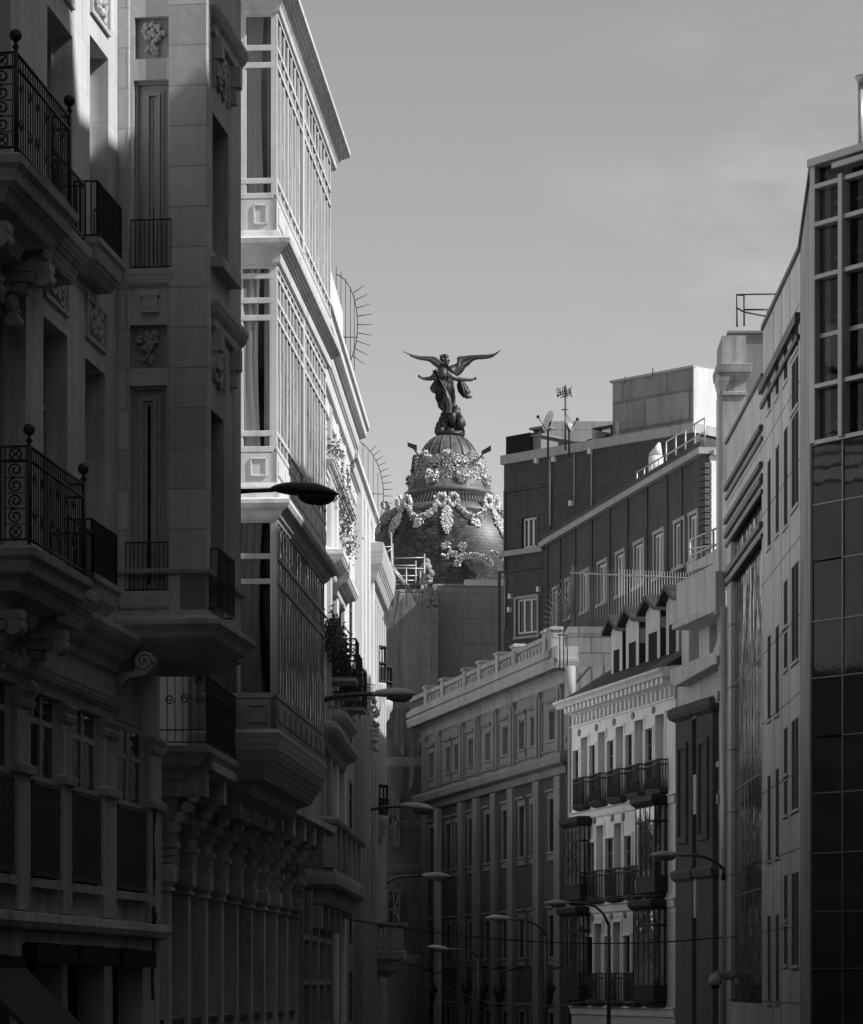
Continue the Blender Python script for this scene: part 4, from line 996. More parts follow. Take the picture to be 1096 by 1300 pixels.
def wing(side):
    m=MB(); random.seed(5)
    if side>0: top=[(505,330),(545,268),(590,215),(585,180),(600,165),(650,160),(720,152),(800,148),(880,146),(930,138),(960,122),(995,100)]
    else: top=[(495,330),(500,290),(470,240),(430,200),(395,172),(360,163),(300,162),(240,160),(190,150),(150,140),(110,125),(78,112)]
    if side>0: bot=[(560,345),(610,335),(645,300),(670,260),(705,235),(730,205),(770,188),(830,186),(890,178),(930,158),(958,140),(995,101)]
    else: bot=[(480,345),(450,325),(415,285),(392,256),(362,236),(332,208),(295,198),(250,192),(205,178),(160,156),(115,133),(78,113)]
    n=len(top); th=.16
    vs=[];fs=[]
    sub=4; T=[];B=[]
    for i in range(n-1):
        for k in range(sub):
            t=k/sub; T.append((top[i][0]*(1-t)+top[i+1][0]*t,top[i][1]*(1-t)+top[i+1][1]*t)); B.append((bot[i][0]*(1-t)+bot[i+1][0]*t,bot[i][1]*(1-t)+bot[i+1][1]*t+(6 if k%2 else 0)))
    T.append(top[-1]);B.append(bot[-1]); N_=len(T); R=6
    for i in range(N_):
        s=i/(N_-1); dd=.5*math.sin(s*PI*.6)*1.2
        for j in range(R+1):
            t=j/R; x=T[i][0]*(1-t)+B[i][0]*t; y=T[i][1]*(1-t)+B[i][1]*t
            bul=th*math.sin(PI*min(1,t+.12))*(1-s*.8)+.05*(j%2)*(1-s)
            vs.append(S(x,y,dd-bul)); 
        for j in range(R+1):
            t=j/R; x=T[i][0]*(1-t)+B[i][0]*t; y=T[i][1]*(1-t)+B[i][1]*t; vs.append(S(x,y,dd+.06))
    M_=2*(R+1)
    for i in range(N_-1):
        for j in range(R):
            a=i*M_+j; fs.append((a,a+1,a+M_+1,a+M_)); a+=R+1; fs.append((a,a+M_,a+M_+1,a+1))
        a=i*M_; fs.append((a,a+M_,a+M_+R+1,a+R+1)); a=i*M_+R; fs.append((a,a+R+1,a+M_+R+1,a+M_))
    m.add(vs,fs,True)
    for i in range(1,N_-8):             # flight feathers along the trailing edge
        x0=T[i][0]*.55+B[i][0]*.45; y0=T[i][1]*.55+B[i][1]*.45; s=i/(N_-1); dd=.5*math.sin(s*PI*.6)*1.2
        x1=B[i][0]+side*-6; y1=B[i][1]+4*(1-s)
        m.tube([S(x0,y0,dd-.1),S((x0+x1)/2+side*4,(y0+y1)/2,dd-.08),S(x1,y1,dd)],[.07,.085,.03],5)
    m.build('wing',G['bronzel'] if side<0 else G['bronze'],st)
wing(1); wing(-1)
def cloth(name,P,seed,mat,dd0=-.1,fold=.14):
    random.seed(seed); m=MB(); R=10; K=12; vs=[];fs=[]
    L,Rr=P
    def ip(a,t):
        f=t*(len(a)-1); q=min(int(f),len(a)-2); w=f-q; return (a[q][0]*(1-w)+a[q+1][0]*w,a[q][1]*(1-w)+a[q+1][1]*w)
    for j in range(R*2+1):
        t=j/(R*2); a=ip(L,t); b=ip(Rr,t)
        for i in range(K+1):
            s=i/K; vs.append(S(a[0]*(1-s)+b[0]*s+4*math.sin(t*9+i),a[1]*(1-s)+b[1]*s,dd0-fold*abs(math.sin(s*9+t*3))-.35*math.sin(PI*s)))
    for j in range(R*2):
        for i in range(K): q=j*(K+1)+i; fs.append((q,q+1,q+K+2,q+K+1))
    m.add(vs,fs,True); m.build(name,mat,st)
cloth('drapery',([(430,395),(400,480),(380,545),(410,600),(415,640),(445,670),(465,730)],[(560,400),(560,470),(566,520),(560,580),(560,640),(575,700),(560,740)]),3,G['bronze'],.15,.12)
cloth('drapery',([(385,370),(350,420),(338,460),(355,500),(375,508)],[(430,380),(425,430),(415,470),(400,490),(385,505)]),4,G['bronze'],-.3,.1)
cloth('drapery',([(430,375),(450,450),(470,520),(490,600),(488,680)],[(420,370),(505,490),(535,560),(545,620),(535,690)]),6,G['bronzel'],-.6,.06)
cloth('drapery',([(590,392),(580,430),(600,490),(640,545),(680,558)],[(655,400),(690,450),(722,492),(700,515),(732,550)]),5,G['bronze'],0,.14)
m=MB()
for i in range(60): bit(m,S(440+random.uniform(-70,90),340+random.uniform(-50,60),-.75+random.random()*.3),random.uniform(.1,.2))
for i in range(30): m.tube([S(400+i*5,395+random.uniform(-10,10),-.7),S(385+i*6,470+random.uniform(-20,20),-.6),S(400+i*5.2,560+random.uniform(-30,40),-.5)],[.05,.08,.04],5)
m.build('drapery',G['bronze'],st)
m=MB(); m.tube([S(500,320,0),S(540,300,.1),S(580,250,.3)],[.5,.4,.15],8); m.tube([S(495,320,0),S(470,280,.1),S(430,225,.3)],[.45,.32,.12],8); m.build('wing_root',G['bronze'],st)
m=MB(); random.seed(11)
for (x,y,rx,ry) in ((470,780,45,70),(440,850,35,60),(520,800,50,90),(560,840,50,80),(600,850,40,60),(575,720,26,80),(612,790,26,60),(520,880,110,30),(480,740,25,40)):
    for i in range(7):
        m.ball(S(x+random.uniform(-.6,.6)*rx,y+random.uniform(-.7,.7)*ry,random.uniform(-.5,.3)),random.uniform(.18,.34),7,5,.35,(1,1,1.5))
for x,y,h in ((588,720,75),(622,800,70),(605,790,50)): m.tube([S(x,y+h*.5,-.3),S(x+3,y,-.3),S(x+6,y-h*.6,-.3)],[.22,.2,.02],6)
m.lathe(S(525,0,0).to_tuple()[:2],[(.9,S(0,905).z),(.85,S(0,880).z),(.6,S(0,860).z)],20)
m.build('rock_base',G['bronze'],st)
# ================================================================ RIGHT SIDE
# ---- R4 classical building
P4r=PL(722,105.0,vp=-270,right=True); R=P4r
r4=thing('classical_building','grey classical building with a stone balustrade along its roof and rows of framed windows','building',R.P(-8,0,-3))
ul=R.u(537); ur=0.0
zb=R.z(712,963); zb2=R.z(712,975); zfr=R.z(712,855) ; ztc=R.z(698,838,.7)
pil=[541,558,588,607,630,652,685,712]
pairs=[(549.5,),(570.5,581.5),(599.5,),(621,),(643.5,),(664,679),(703,)]
rows=[(903,940),(1016,1082),(1164,1215),(1288,1340)]
hol=[]
for r,(ya,yb) in enumerate(rows):
    za=R.z(703,ya); zb_=R.z(703,yb)
    for g_ in pairs:
        for c in g_:
            u=R.u(c); w=.46 if len(g_)==1 else .42
            hol.append((u-w,u+w,max(.1,zb_),za))
up=[h for h in hol if h[3]>zb]; dn=[h for h in hol if h[3]<zb]
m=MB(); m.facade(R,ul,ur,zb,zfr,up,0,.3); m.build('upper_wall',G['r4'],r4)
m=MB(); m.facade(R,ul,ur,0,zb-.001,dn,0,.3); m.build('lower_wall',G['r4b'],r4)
m=MB(); m.box(R,ul,ur-.01,0,ztc-.2,-9,-.31); m.build('core_wall',G['r4'],r4)
for h in hol:
    w=window(r4,R,h,-.15,G['frame_m'],G['glass'],1,(.72,),.06)
    s=MB(); a,b,c,d=h; e=.16
    s.box(R,a-e,a,c,d+.05,-.01,.05); s.box(R,b,b+e,c,d+.05,-.01,.05); s.box(R,a-e,b+e,d+.05,d+.32,-.01,.07); s.box(R,a-e-.05,b+e+.05,d+.32,d+.4,-.01,.16); s.box(R,a-e,b+e,c-.3,c,-.01,.07); s.box(R,a-e-.04,b+e+.04,c-.06,c+.02,-.01,.12)
    s.build('surround',G['r4'],w)
for i,c in enumerate(pil):
    m=MB(); u=R.u(c); w=.42
    m.box(R,u-w,u+w,zb2+.1 if 0 else zb+.25,zfr-.5,-.01,.10); m.box(R,u-w*.45,u+w*.45,zb+.3,zfr-.55,.09,.16); m.ledge(R,u-w,u+w,[(0,zfr-.62),(.07,zfr-.55),(.07,zfr-.45),(0,zfr-.42)],ob=.1,back=0)
    m.build('pilaster',G['r4'],r4)
    m=MB(); m.box(R,u-w,u+w,0,zb2-.3,-.01,.16); m.build('pilaster',G['r4c' if i==1 else 'r4'],r4)
# sunken panels between the upper pilasters
for (ca,cb),g_ in zip(zip(pil[:-1],pil[1:]),pairs[:]):
    a=R.u(ca)+.5; b=R.u(cb)-.5; z0=zb+.35; z1=zfr-.75; e=.08; m=MB()
    for q in ((a,a+e,z0,z1),(b-e,b,z0,z1),(a+e,b-e,z1-e,z1),(a+e,b-e,z0,z0+e)): m.box(R,*q,-.01,.06)
    m.build('wall_panel',G['r4'],r4)
m=MB(); m.ledge(R,ul,ur,[(0,zb2-.3),(.15,zb2-.25),(.2,zb2),(.42,zb2+.1),(.45,zb),(.4,zb+.12),(.1,zb+.22)],ends=(1,1)); m.build('string_course',G['r4'],r4)
m=MB(); z0=zfr
m.ledge(R,ul,ur,[(.0,z0-.45),(.08,z0-.4),(.1,z0-.05),(.18,z0),(.2,z0+.55),(.5,z0+.65),(.62,z0+.8),(.7,ztc-.35),(.75,ztc-.1),(.75,ztc),(.2,ztc+.1)],ends=(.0,1)); m.build('main_cornice',G['r4c'],r4)
m=MB(); n=64
for i in range(n):
    u=ul+(ur-ul)*(i+.5)/n; m.box(R,u-.13,u+.13,z0+.05,z0+.52,.19,.52)
m.build('dentils',G['r4c'],r4)
bp=[541,562,590,609,632,653,692]
m=MB(); zt_=R.z(692,806,.6); z0=ztc+.1
m.box(R,ul,ur,z0,z0+.22,.1,.75); m.box(R,ul,ur,zt_-.22,zt_-.05,.25,.6)
us=[R.u(c,.6) for c in bp]+[ur-.25]
for a,b in zip(us[:-1],us[1:]):
    m.box(R,a+.3,b-.3,z0+.22,zt_-.22,.32,.48); k=max(2,int((b-a-.6)/.45))
    for i in range(k): c=a+.3+(b-a-.6)*(i+.5)/k; m.box(R,c-.13,c+.13,z0+.3,zt_-.32,.3,.55)
m.build('balustrade',G['r4c'],r4)
for u in us:
    m=MB(); m.box(R,u-.24,u+.24,z0,zt_+.05,.2,.65); m.ledge(R,u-.24,u+.24,[(0,zt_+.03),(.06,zt_+.06),(.06,zt_+.14),(0,zt_+.18)],ob=.65,back=.2); m.build('balustrade_pier',G['r4c'],r4)
m=MB(); 
for px in (711,716,720.5): m.tube([at(px,806,104),at(px,852,104)],.03,4)
m.tube([at(708,806,104),at(722,806,104)],.03,4); m.build('corner_grille',G['iron'],r4)
for px,w in ((724.5,.09),(728,.05)):
    m=MB(); m.tube([at(px,846,103.9),at(px,905,103.9)],w*2,8); m.tube([at(px,905,103.9),at(px-1,1240,103.9)],w,6); m.build('drain_pipe',G['brickw'] if w>.06 else G['r4'],r4)
# wall lanterns
for px,py in ((548,1258),(592,1254),(612,1256),(634,1258),(697,1256)):
    p=R.P(R.u(px,.9),0,.9); z=R.z(px,py,.9); m=MB(); m.lathe((p.x,p.y),[(.08,z-.6),(.18,z-.1),(.26,z),(.06,z+.4),(.03,z+.75)],6); m.tube([p+Vector((0,0,z+.7)),R.P(R.u(px,.9),z+.9,0)],.04,5); 
    o=m.build('wall_lantern',G['lampd'],r4)
# ---- block wall terrace behind
bw=PL(725,112,t=(1,.03)); 
tw=thing('block_wall','pale block wall rising above the dark roof beside the classical balustrade','wall',bw.P(2,0,12))
m=MB(); a,b=bw.u(723),bw.u(779); z1=bw.z(723,796); z0=bw.z(723,886); m.box(bw,a,b,z0-8,z1-.25,-3,0); m.build('wall_face',G['block'],tw)
m=MB(); m.box(bw,a-.05,b+.05,z1-.25,z1,-3,.12); m.build('coping',G['block'],tw)
# ---- spiked terrace fence with fan
fp=[(688,118.5),(690,118),(726,114.5),(782,110),(838,105),(880,102)]
fe=thing('spiked_fence','tall spiked iron fence with a curved fan of bars below the brick windows','fence',at(780,800,110))
m=MB(); 
def fz(x,y,d): return at(x,y,d)
d_=lambda x:118-(x-690)*.075
for i in range(47):
    x=725+i*3.4; d=d_(x); m.tube([at(x,719+i*.18,d),at(x,802,d)],[.012,.026],4)
m.build('bars',G['lamp'],fe)
m=MB(); m.tube([at(725,727,d_(725)),at(881,735,d_(881))],.04,5); m.tube([at(725,796,d_(725)),at(800,797,d_(800))],.03,5); m.tube([at(728,718,d_(728)),at(728,800,d_(728))],.06,5); m.build('rails',G['lamp'],fe)
m=MB(); 
for i in range(17):
    a=math.radians(92+ i*7.2); cx,cy=727,792; r0=16; 
    m.tube([at(cx+r0*.4*math.cos(a),cy-r0*math.sin(a),115),at(cx+37*math.cos(a),cy-62*math.sin(a),115)],[.03,.018],4)
m.tube([at(727+28*math.cos(math.radians(90+i*6)),792-48*math.sin(math.radians(90+i*6)),115) for i in range(19)],.03,4)
m.build('fan_bars',G['lamp'],fe)
# ---- brick building
BM=PL(640,135.7,vp=-3250,right=True)     # tall mass
um=BM.u(881); BW=PL(690,134.0,vp=-259,right=True); uw=BW.u(895)
br=thing('brick_building','dark brick building with a tall blank wall and white framed windows','building',BM.P(8,6,0).to_tuple()[:2]+(0,))
ztm=28.2; ztw=24.07
hm=[(BM.u(663),BM.u(682),BM.z(663,697),BM.z(663,658)),(BM.u(655.5),BM.u(682),BM.z(655,806),BM.z(655,761))]
m=MB(); m.facade(BM,0,um,0,ztm,hm,0,.35); m.build('tower_wall',G['brick'],br)
m=MB(); m.box(BM,.01,um-.01,0,ztm-.05,-9,-.36); m.build('core_wall',G['brick'],br)
m=MB(); m.box(BM,-.1,um+.1,ztm,ztm+.42,-9,.15); m.build('coping',G['brickw'],br)
for i,h in enumerate(hm): 
    window(br,BM,h,-.12,G['white'],G['glass'],3,(),.11)
    a,b,c,d=h; m=MB(); e=.12
    for q in ((a-e,a,c-.1,d+.1),(b,b+e,c-.1,d+.1),(a,b,d,d+.12),(a-e-.05,b+e+.05,c-.22,c-.1)): m.box(BM,*q,-.3,.04)
    m.build('surround',G['brickw' if i else 'brick'],br)
    m=MB(); e=.1; A,B_,C_,D=a-1.1,b+.9,c-1.0,d+1.4
    for q in ((A,A+e,C_,D),(B_-e,B_,C_,D),(A+e,B_-e,D-e,D)): m.box(BM,*q,-.02,.08)
    m.build('brick_panel',G['brick'],br)
m=MB()
for px,y0,y1,r in ((698.5,580,668,.05),(729,572,642,.03),(751,574,655,.035),(640.9,735,800,.03)):
    m.tube([BM.P(BM.u(px,.1),BM.z(px,y0),.1),BM.P(BM.u(px,.1),BM.z(px,y1),.1)],r,5)
m.build('cable',G['frame_m'],br)
for px,py in ((683,585),(705,583),(751,573),(727,639),(686,748),(649,774),(650,757)):
    m=MB(); m.box(BM,BM.u(px)-.07,BM.u(px)+.07,BM.z(px,py)-.13,BM.z(px,py)+.1,0,.2); m.build('bulkhead_light',G['dish'],br)
# wing
wps=[(703,708,755,800),(719,724.5,741,783),(738.5,748,731,778),(760,771,719,768),(783,793.5,706,757),(806,818,693,747),(831,843,679,735),(857,869,665,722),(876,886,655,714)]
hw=[]
for a,b,y0,y1 in wps: hw.append((BW.u(a),BW.u(b),BW.z(a,y1),BW.z(a,y0)))
zw0=hw[4][2]; zw1=hw[4][3]; hw=[(h[0],h[1],zw0+(h[2]-zw0)*.4,zw1+(h[3]-zw1)*.4) for h in hw]
m=MB(); m.facade(BW,0,uw,0,ztw,hw,0,.35); m.build('wing_wall',G['brick'],br)
m=MB(); m.box(BW,.02,uw-.02,0,ztw-.05,-6,-.36); 
m.build('wing_core',G['brick'],br)
m=MB(); m.box(BW,0,uw+.05,ztw,ztw+.25,-6,.25); m.box(BM,-.02,BM.u(692),BM.z(650,703)-.12,BM.z(650,703)+.12,-.1,.25); m.build('wing_coping',G['brickw'],br)
for i,h in enumerate(hw):
    window(br,BW,h,-.06,G['white'],G['blind'],2 if i>1 else 1,(),.1,.04)
    a,b,c,d=h; m=MB(); e=.14
    m.box(BW,b,b+e,c,d+.08,-.3,.05); m.box(BW,a-e,a,c,d+.08,-.3,.03); m.box(BW,a-e,b+e,d+.02,d+.16,-.3,.06); m.box(BW,a-e-.05,b+e+.05,c-.14,c,-.3,.1); m.build('surround',G['brickw'],br)
    m=MB(); A=a-.95; 
    m.box(BW,A-.1,A+.08,zw0-5,zw1+2.2,-.02,.06)
    m.build('brick_pier',G['brick'],br)
m=MB(); m.box(BW,.2,uw,zw1+2.4,zw1+2.62,-.02,.18); m.build('brick_band',G['brick'],br)
RW=PL(895.5,110,vp=8700); 
m=MB(); z1=RW.z(900,578); m.box(RW,.25,RW.u(935),0,z1,-.5,0); m.build('white_end_wall',G['white'],br)
m=MB(); 
for k in range(int(z1/.24)): m.box(RW,-.01,.27,k*.24,k*.24+.2,-.5,.02)
m.build('brick_quoins',G['brick'],br)
m=MB(); m.box(RW,.3,RW.u(935),z1,z1+.2,-.5,.15); m.build('wing_roof',G['brickw'],br)
m=MB(); rl=[(808,622),(838,604),(846,592),(878,570)]
for (x0,y0),(x1,y1) in ((rl[0],rl[1]),(rl[1],(875,580)),((847,590),(895,556))): pass
def rb(px,py,d): return at(px,py,d)
dW=lambda x:134*(690+259)/(x+259)
def wp(px,h): u=BW.u(px,0.1); p=BW.P(u,ztw+.25+h,.1); return p
for x0,x1,h in ((809,846,.55),(846,895,1.05)):
    for hh in (h,h*.5 if h>.6 else h): m.tube([wp(x0,hh),wp(x1,hh)],.032,5)
    for i in range(5): x=x0+(x1-x0)*i/4; m.tube([wp(x,0),wp(x,h)],.032,5)
m.build('roof_railing',G['scaf'],br)
m=MB(); p0=at(833,606,127); z2=at(833,562,127).z; m.tube([p0,(p0.x,p0.y,z2-.6)],.33,10); m.tube([(p0.x,p0.y,z2-.6),(p0.x+.15,p0.y,z2)],[.33,.05],10); m.build('vent_pipe',G['dish'],br)
# roof box
BX=PL(880,129.0,vp=-3250,right=True); ul_=BX.u(778); zbx0=ztm+.3; zbx1=BX.z(879,467)
m=MB(); m.box(BX,ul_,-.0,zbx0,zbx1,-6,0); m.build('plant_room_wall',G['concrete'],br)
BR=PL(880.2,128.95,vp=8700); m=MB(); m.box(BR,.02,BR.u(921),zbx0-6,zbx1+.01,-.2,.03); m.build('plant_room_end',G['white'],br)
m=MB(); m.box(BX,ul_-.1,.1,zbx1,zbx1+.1,-6,.1); m.build('plant_room_roof',G['brickw'],br)
m=MB(); 
for px,y0,y1 in ((794,487,478),(829,476,467)): m.tube([at(px,y0,128),at(px,y1,128)],.03,4)
m.build('lightning_rod',G['iron'],br)
# rooftop parapet, dark box, chimney stack
m=MB(); dR=133.; 
m.box(BM,BM.u(642.5,-1),BM.u(673,-1),ztm,BM.z(645,547),-5,-1); m.build('roof_parapet',G['dark'],br)
m=MB(); x=BM.u(672,-1.2); m.box(BM,x,x+.75,ztm,ztm+1.35,-2.4,-1.2); m.box(BM,x-.1,x+.9,ztm+1.35,ztm+1.45,-2.5,-1.1)
for k in range(3): m.box(BM,x+.0+k*.35,x+.07+k*.35,ztm+1.45,ztm+1.75,-1.8,-1.5)
m.box(BM,x-.1,x+.9,ztm+1.75,ztm+1.85,-2,-1.3); m.build('chimney_stack',G['shutter'],br)
m=MB(); m.box(BM,BM.u(698),BM.u(716,-2),ztm,ztm+1.0,-4,-2); m.build('roof_hut',G['metald'],br)
m=MB(); a=BM.u(716); 
m.hexa([BM.P(a,ztm+.3,-1),BM.P(a+6.5,ztm+.3,-1),BM.P(a+6.5,ztm+.3,-6),BM.P(a,ztm+.3,-6),BM.P(a,ztm+.9,-1.6),BM.P(a+6.5,ztm+1.2,-1.6),BM.P(a+6.5,ztm+1.2,-6),BM.P(a,ztm+.9,-6)])
for k in range(9): m.box(BM,a+.3+k*.7,a+.4+k*.7,ztm+.9,ztm+1.5,-2.2,-2.1)
m.box(BM,a,a+6.5,ztm+1.4,ztm+1.5,-2.3,-2.0); m.build('skylight',G['lampd'],br)
m=MB(); m.box(BM,BM.u(735),BM.u(740),ztm,ztm+1.1,-1.9,-.9); m.box(BM,BM.u(765),BM.u(770),ztm,ztm+1.3,-1.9,-.9); m.build('roof_pier',G['brickw'],br)
# aerial and dishes
an=thing('tv_aerial','tall television aerial mast standing on the brick roof','aerial',at(718,575,131))
m=MB(); m.tube([at(718,572,131),at(718,489,131)],.04,6); m.build('mast',G['iron'],an)
m=MB()
for k,(y,w) in enumerate(((497,9),(503,6),(500,11))):
    m.tube([at(718-w,y+2,131),at(718+w*.7,y-2,131)],.03,4)
for x in (707,711,714,716,719,722,724): 
    m.tube([at(x,491+abs(x-716)*.3,130.6),at(x+1.5,503+random.uniform(-2,2),131.4)],.022,4)
m.tube([at(708,492,131),at(712,500,131),at(708,504,131)],.03,4); m.tube([at(726,490,131),at(724,497,131),at(726,504,131)],.03,4)
m.tube([at(713,520,131),at(722,520,131)],.03,4); m.build('aerial_elements',G['iron'],an)
def dish(px,py,rx,ry,lab,mat,d,flip):
    t=thing('satellite_dish',lab,'satellite dish',at(px,575,d)); c=at(px,py,d)
    ax=Vector((.75*flip,-.6,.35)).normalized(); m=MB(); a=ax.orthogonal().normalized(); b=ax.cross(a); R_=ry*d/F; ax=Vector((.86*flip,-.42,.25)).normalized(); a=Vector((0,0,1)).cross(ax).normalized(); b=ax.cross(a); vs=[c-ax*.18]; K=28
    for j,(q,w) in enumerate(((.35,-.16),(.7,-.08),(1,0))): vs+= [c+ax*w+(a*math.cos(2*PI*i/K)+b*math.sin(2*PI*i/K))*R_*q for i in range(K)]
    fs=[(0,1+i,1+(i+1)%K) for i in range(K)]
    for j in range(2): fs+=[(1+j*K+i,1+(j+1)*K+i,1+(j+1)*K+(i+1)%K,1+j*K+(i+1)%K) for i in range(K)]
    m.add(vs,fs,True); m.build('reflector',mat,t)
    m=MB(); m.tube([c-ax*.15,Vector((c.x,c.y+.1,c.z-.4)),Vector((c.x,c.y+.1,at(px,580,d).z))],.05,6); m.tube([c-b*R_*.9,c+ax*R_*1.1],.025,4); m.ball(c+ax*R_*1.1,.08,6,5); m.build('bracket_arm',G['iron'],t)
dish(696,534,5,13.5,'bright white satellite dish nearest the chimney stack on the brick roof',G['dish'],130,-1)
dish(723,536,6,10.5,'grey satellite dish on the right of the aerial mast',G['lamp'],130,1)

# ---- R5 white balconied building
R5=PL(858,92.5,vp=-380,right=True); Q=R5
r5=thing('balconied_building','white stucco building with rows of dark iron balconies and dormers on its slate roof','building',Q.P(-5,0,-3))
ul=Q.u(726); ur=0.
zf=[Q.z(783,1014,.25),Q.z(790,1139,.25),Q.z(790,1273,.25)]       # balcony floors
ztop=Q.z(790,889)
drk=[[(729,736,954),(750,757,947.5),(772.4,780.4,941.6),(796,804.3,934),(821,830,926.5)],[(750,756,1070),(770,780,1065),(794,803.3,1062)],[(746.5,754,1190),(769,778,1189),(793,802,1188)]]
lgt=[[(739.2,747.6,937.5),(760.9,769.9,931),(783.5,793,924),(807.5,818.2,916),(833.7,844.8,908.7)],[(758.8,767.6,1049),(781.4,790.7,1046)],[(756,766,1173),(780,789.6,1171)]]
wnd=[]
for row in range(3):
    for kind,L in ((0,drk),(1,lgt)):
        for a,b,t in L[row]: wnd.append((Q.u(a),Q.u(b),zf[row]+.04,Q.z(a,t),row,kind))
m=MB(); m.facade(Q,ul,ur,zf[1]-.6,ztop,[w[:4] for w in wnd if w[4]<=1],0,.3); m.build('upper_wall',G['r5'],r5)
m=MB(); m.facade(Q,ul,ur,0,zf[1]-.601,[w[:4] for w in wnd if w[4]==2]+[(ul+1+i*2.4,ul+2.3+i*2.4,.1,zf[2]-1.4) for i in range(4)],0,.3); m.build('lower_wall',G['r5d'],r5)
m=MB(); m.box(Q,ul,ur-.01,0,ztop-.02,-8,-.32); m.build('core_wall',G['render2'],r5)
for w in wnd:
    a,b,c,d,row,kind=w
    if kind==0:
        window(r5,Q,(a,b,c,d),-.06,G['frame_d'],G['glass'],2,(.75,),.06)
    else:
        f=window(r5,Q,(a,b,c,d),-.2,G['frame_m'],G['glass'],2,(.8,),.06)
        m=MB(); h=(d-c)
        for q in (0,1):
            u0=a+.06+(b-a-.12)*q/2+.02; u1=a+.06+(b-a-.12)*(q+1)/2-.02; m.box(Q,u0,u1,c+.05,d-.35,-.19,-.16)
            for i in range(int((h-.6)/.14)): m.box(Q,u0+.06,u1-.06,c+.15+i*.14,c+.22+i*.14,-.165,-.145)
        m.build('shutter',G['r5s'],f)
    m=MB(); e=.1; m.box(Q,a-e,a,c,d,-.01,.05); m.box(Q,b,b+e,c,d,-.01,.05); m.box(Q,a-e,b+e,d,d+e,-.01,.06); m.build('surround',G['r5'],r5)
for a,b,t in lgt[0]+[(722,729,945)]+lgt[1]+lgt[2]+[(795,806,1044),(797,806,1168)]:
    u=Q.u(a-3); z=Q.z(a-3,t-7); m=MB(); m.tube([Q.P(u,z,0),Q.P(u,z,.05)],.13,10); m.build('vent_roundel',G['shutter'],r5)
def balc5(row,pa,pb,o=.75,z=None):
    z=zf[row]; a,b=Q.u(pa,o),Q.u(pb,o)
    m=MB(); m.ledge(Q,a,b,[(-.5,z-.2),(-.1,z-.14),(0,z-.08),(.03,z)],ob=o,back=-.05); 
    s=m.build('balcony',G['metald'],r5)
    m=MB(); p=[pxy(Q,a,0),pxy(Q,a,o),pxy(Q,b,o),pxy(Q,b,0)]; rail(m,p,z+.04,z+.98,.1,.017,.03,z+.82)
    n=max(3,int((b-a)/.35))
    for i in range(n):
        u=a+(b-a)*(i+.5)/n; m.tube(arcpts(Q,u,z+.62,.13,0,2*PI,10,o),.016,4,False); m.tube(arcpts(Q,u,z+.38,.1,0,2*PI,8,o),.014,4,False)
    m.box(Q,a,b,z+.04,z+.42 if row==0 else z+.16,o-.02,o-.005)
    m.build('railing',G['iron'],s)
bpx=((727.5,741),(749,762.5),(771,787),(795.5,811.5),(819.8,838.5))
for pa,pb in bpx: balc5(0,pa,pb,.26)
for row in (1,2):
    for pa,pb in ((722,738),(745,758),(768,782),(792,806),(816,835)): balc5(row,pa,pb,.28)
m=MB()
for row in (0,1,2):
    z=zf[row]-.18; m.ledge(Q,ul,ur,[(0,z-.3),(.06,z-.25),(.08,z-.05),(.14,z),(.02,z+.05)],ends=(0,0))
m.build('string_course',G['r5'],r5)
# glazed timber miradors
def mir5(row,pa,pb,py1,pref,o=.8):
    a,b=Q.u(pa,o),Q.u(pb,o); z0=zf[row]+.05; z1=Q.z(pref,py1,o); m=MB(); n=4
    for i in range(n+1): u=a+(b-a)*i/n; m.box(Q,u-.03,u+.03,z0+.5,z1,o-.03,o)
    for z in (z0+.5,z1-.5,z1): m.box(Q,a,b,z-.04,z+.04,o-.03,o+.006)
    for k in range(2): 
        oo=.05+k*(o-.1)/2; m.box(Q,b-.06,b,z0+.5,z1,oo,oo+.05); m.box(Q,a,a+.06,z0+.5,z1,oo,oo+.05)
    for z in (z0+.5,z1-.5): m.box(Q,b-.06,b,z-.04,z+.04,0,o-.08)
    m.box(Q,a,b,z0,z0+.46,.0,o-.01)
    m.ledge(Q,a,b,[(0,z1),(.05,z1+.04),(.1,z1+.08),(.15,z1+.15),(.16,z1+.3),(.02,z1+.36)],ob=o,back=0)
    s=m.build('bay_window',G['frame_k'],r5)
    g=MB(); g.quad(Q.P(a+.05,z0+.5,o-.012),Q.P(b-.05,z0+.5,o-.012),Q.P(b-.05,z1,o-.012),Q.P(a+.05,z1,o-.012)); g.quad(Q.P(b-.03,z0+.5,0),Q.P(b-.03,z0+.5,o-.05),Q.P(b-.03,z1,o-.05),Q.P(b-.03,z1,0)); g.build('pane',G['clear4'],s)
    c=MB(); 
    for i in range(n):
        if i in (0,1) or random.random()<.35:
            u=a+(b-a)*(i+random.uniform(.15,.6))/n; w=(b-a)/n*random.uniform(.15,.4); z=z0+random.choice((.5,.5,1.2)); c.box(Q,u,u+w,z,z1-.02,o-.06,o-.05)
    c.build('curtain',G['curtain'],s)
    i_=MB(); i_.box(Q,a+.08,b-.08,z0+.4,z1,.02,.1); i_.box(Q,a+.05,a+.09,z0+.4,z1,.02,o-.1); i_.build('bay_core',G['interior'],s)
mir5(1,716,736,1050,730,.42); mir5(1,807,831,1024,820,.46); mir5(2,713,735,1164,725,.42); mir5(2,804,830,1156,815,.46)
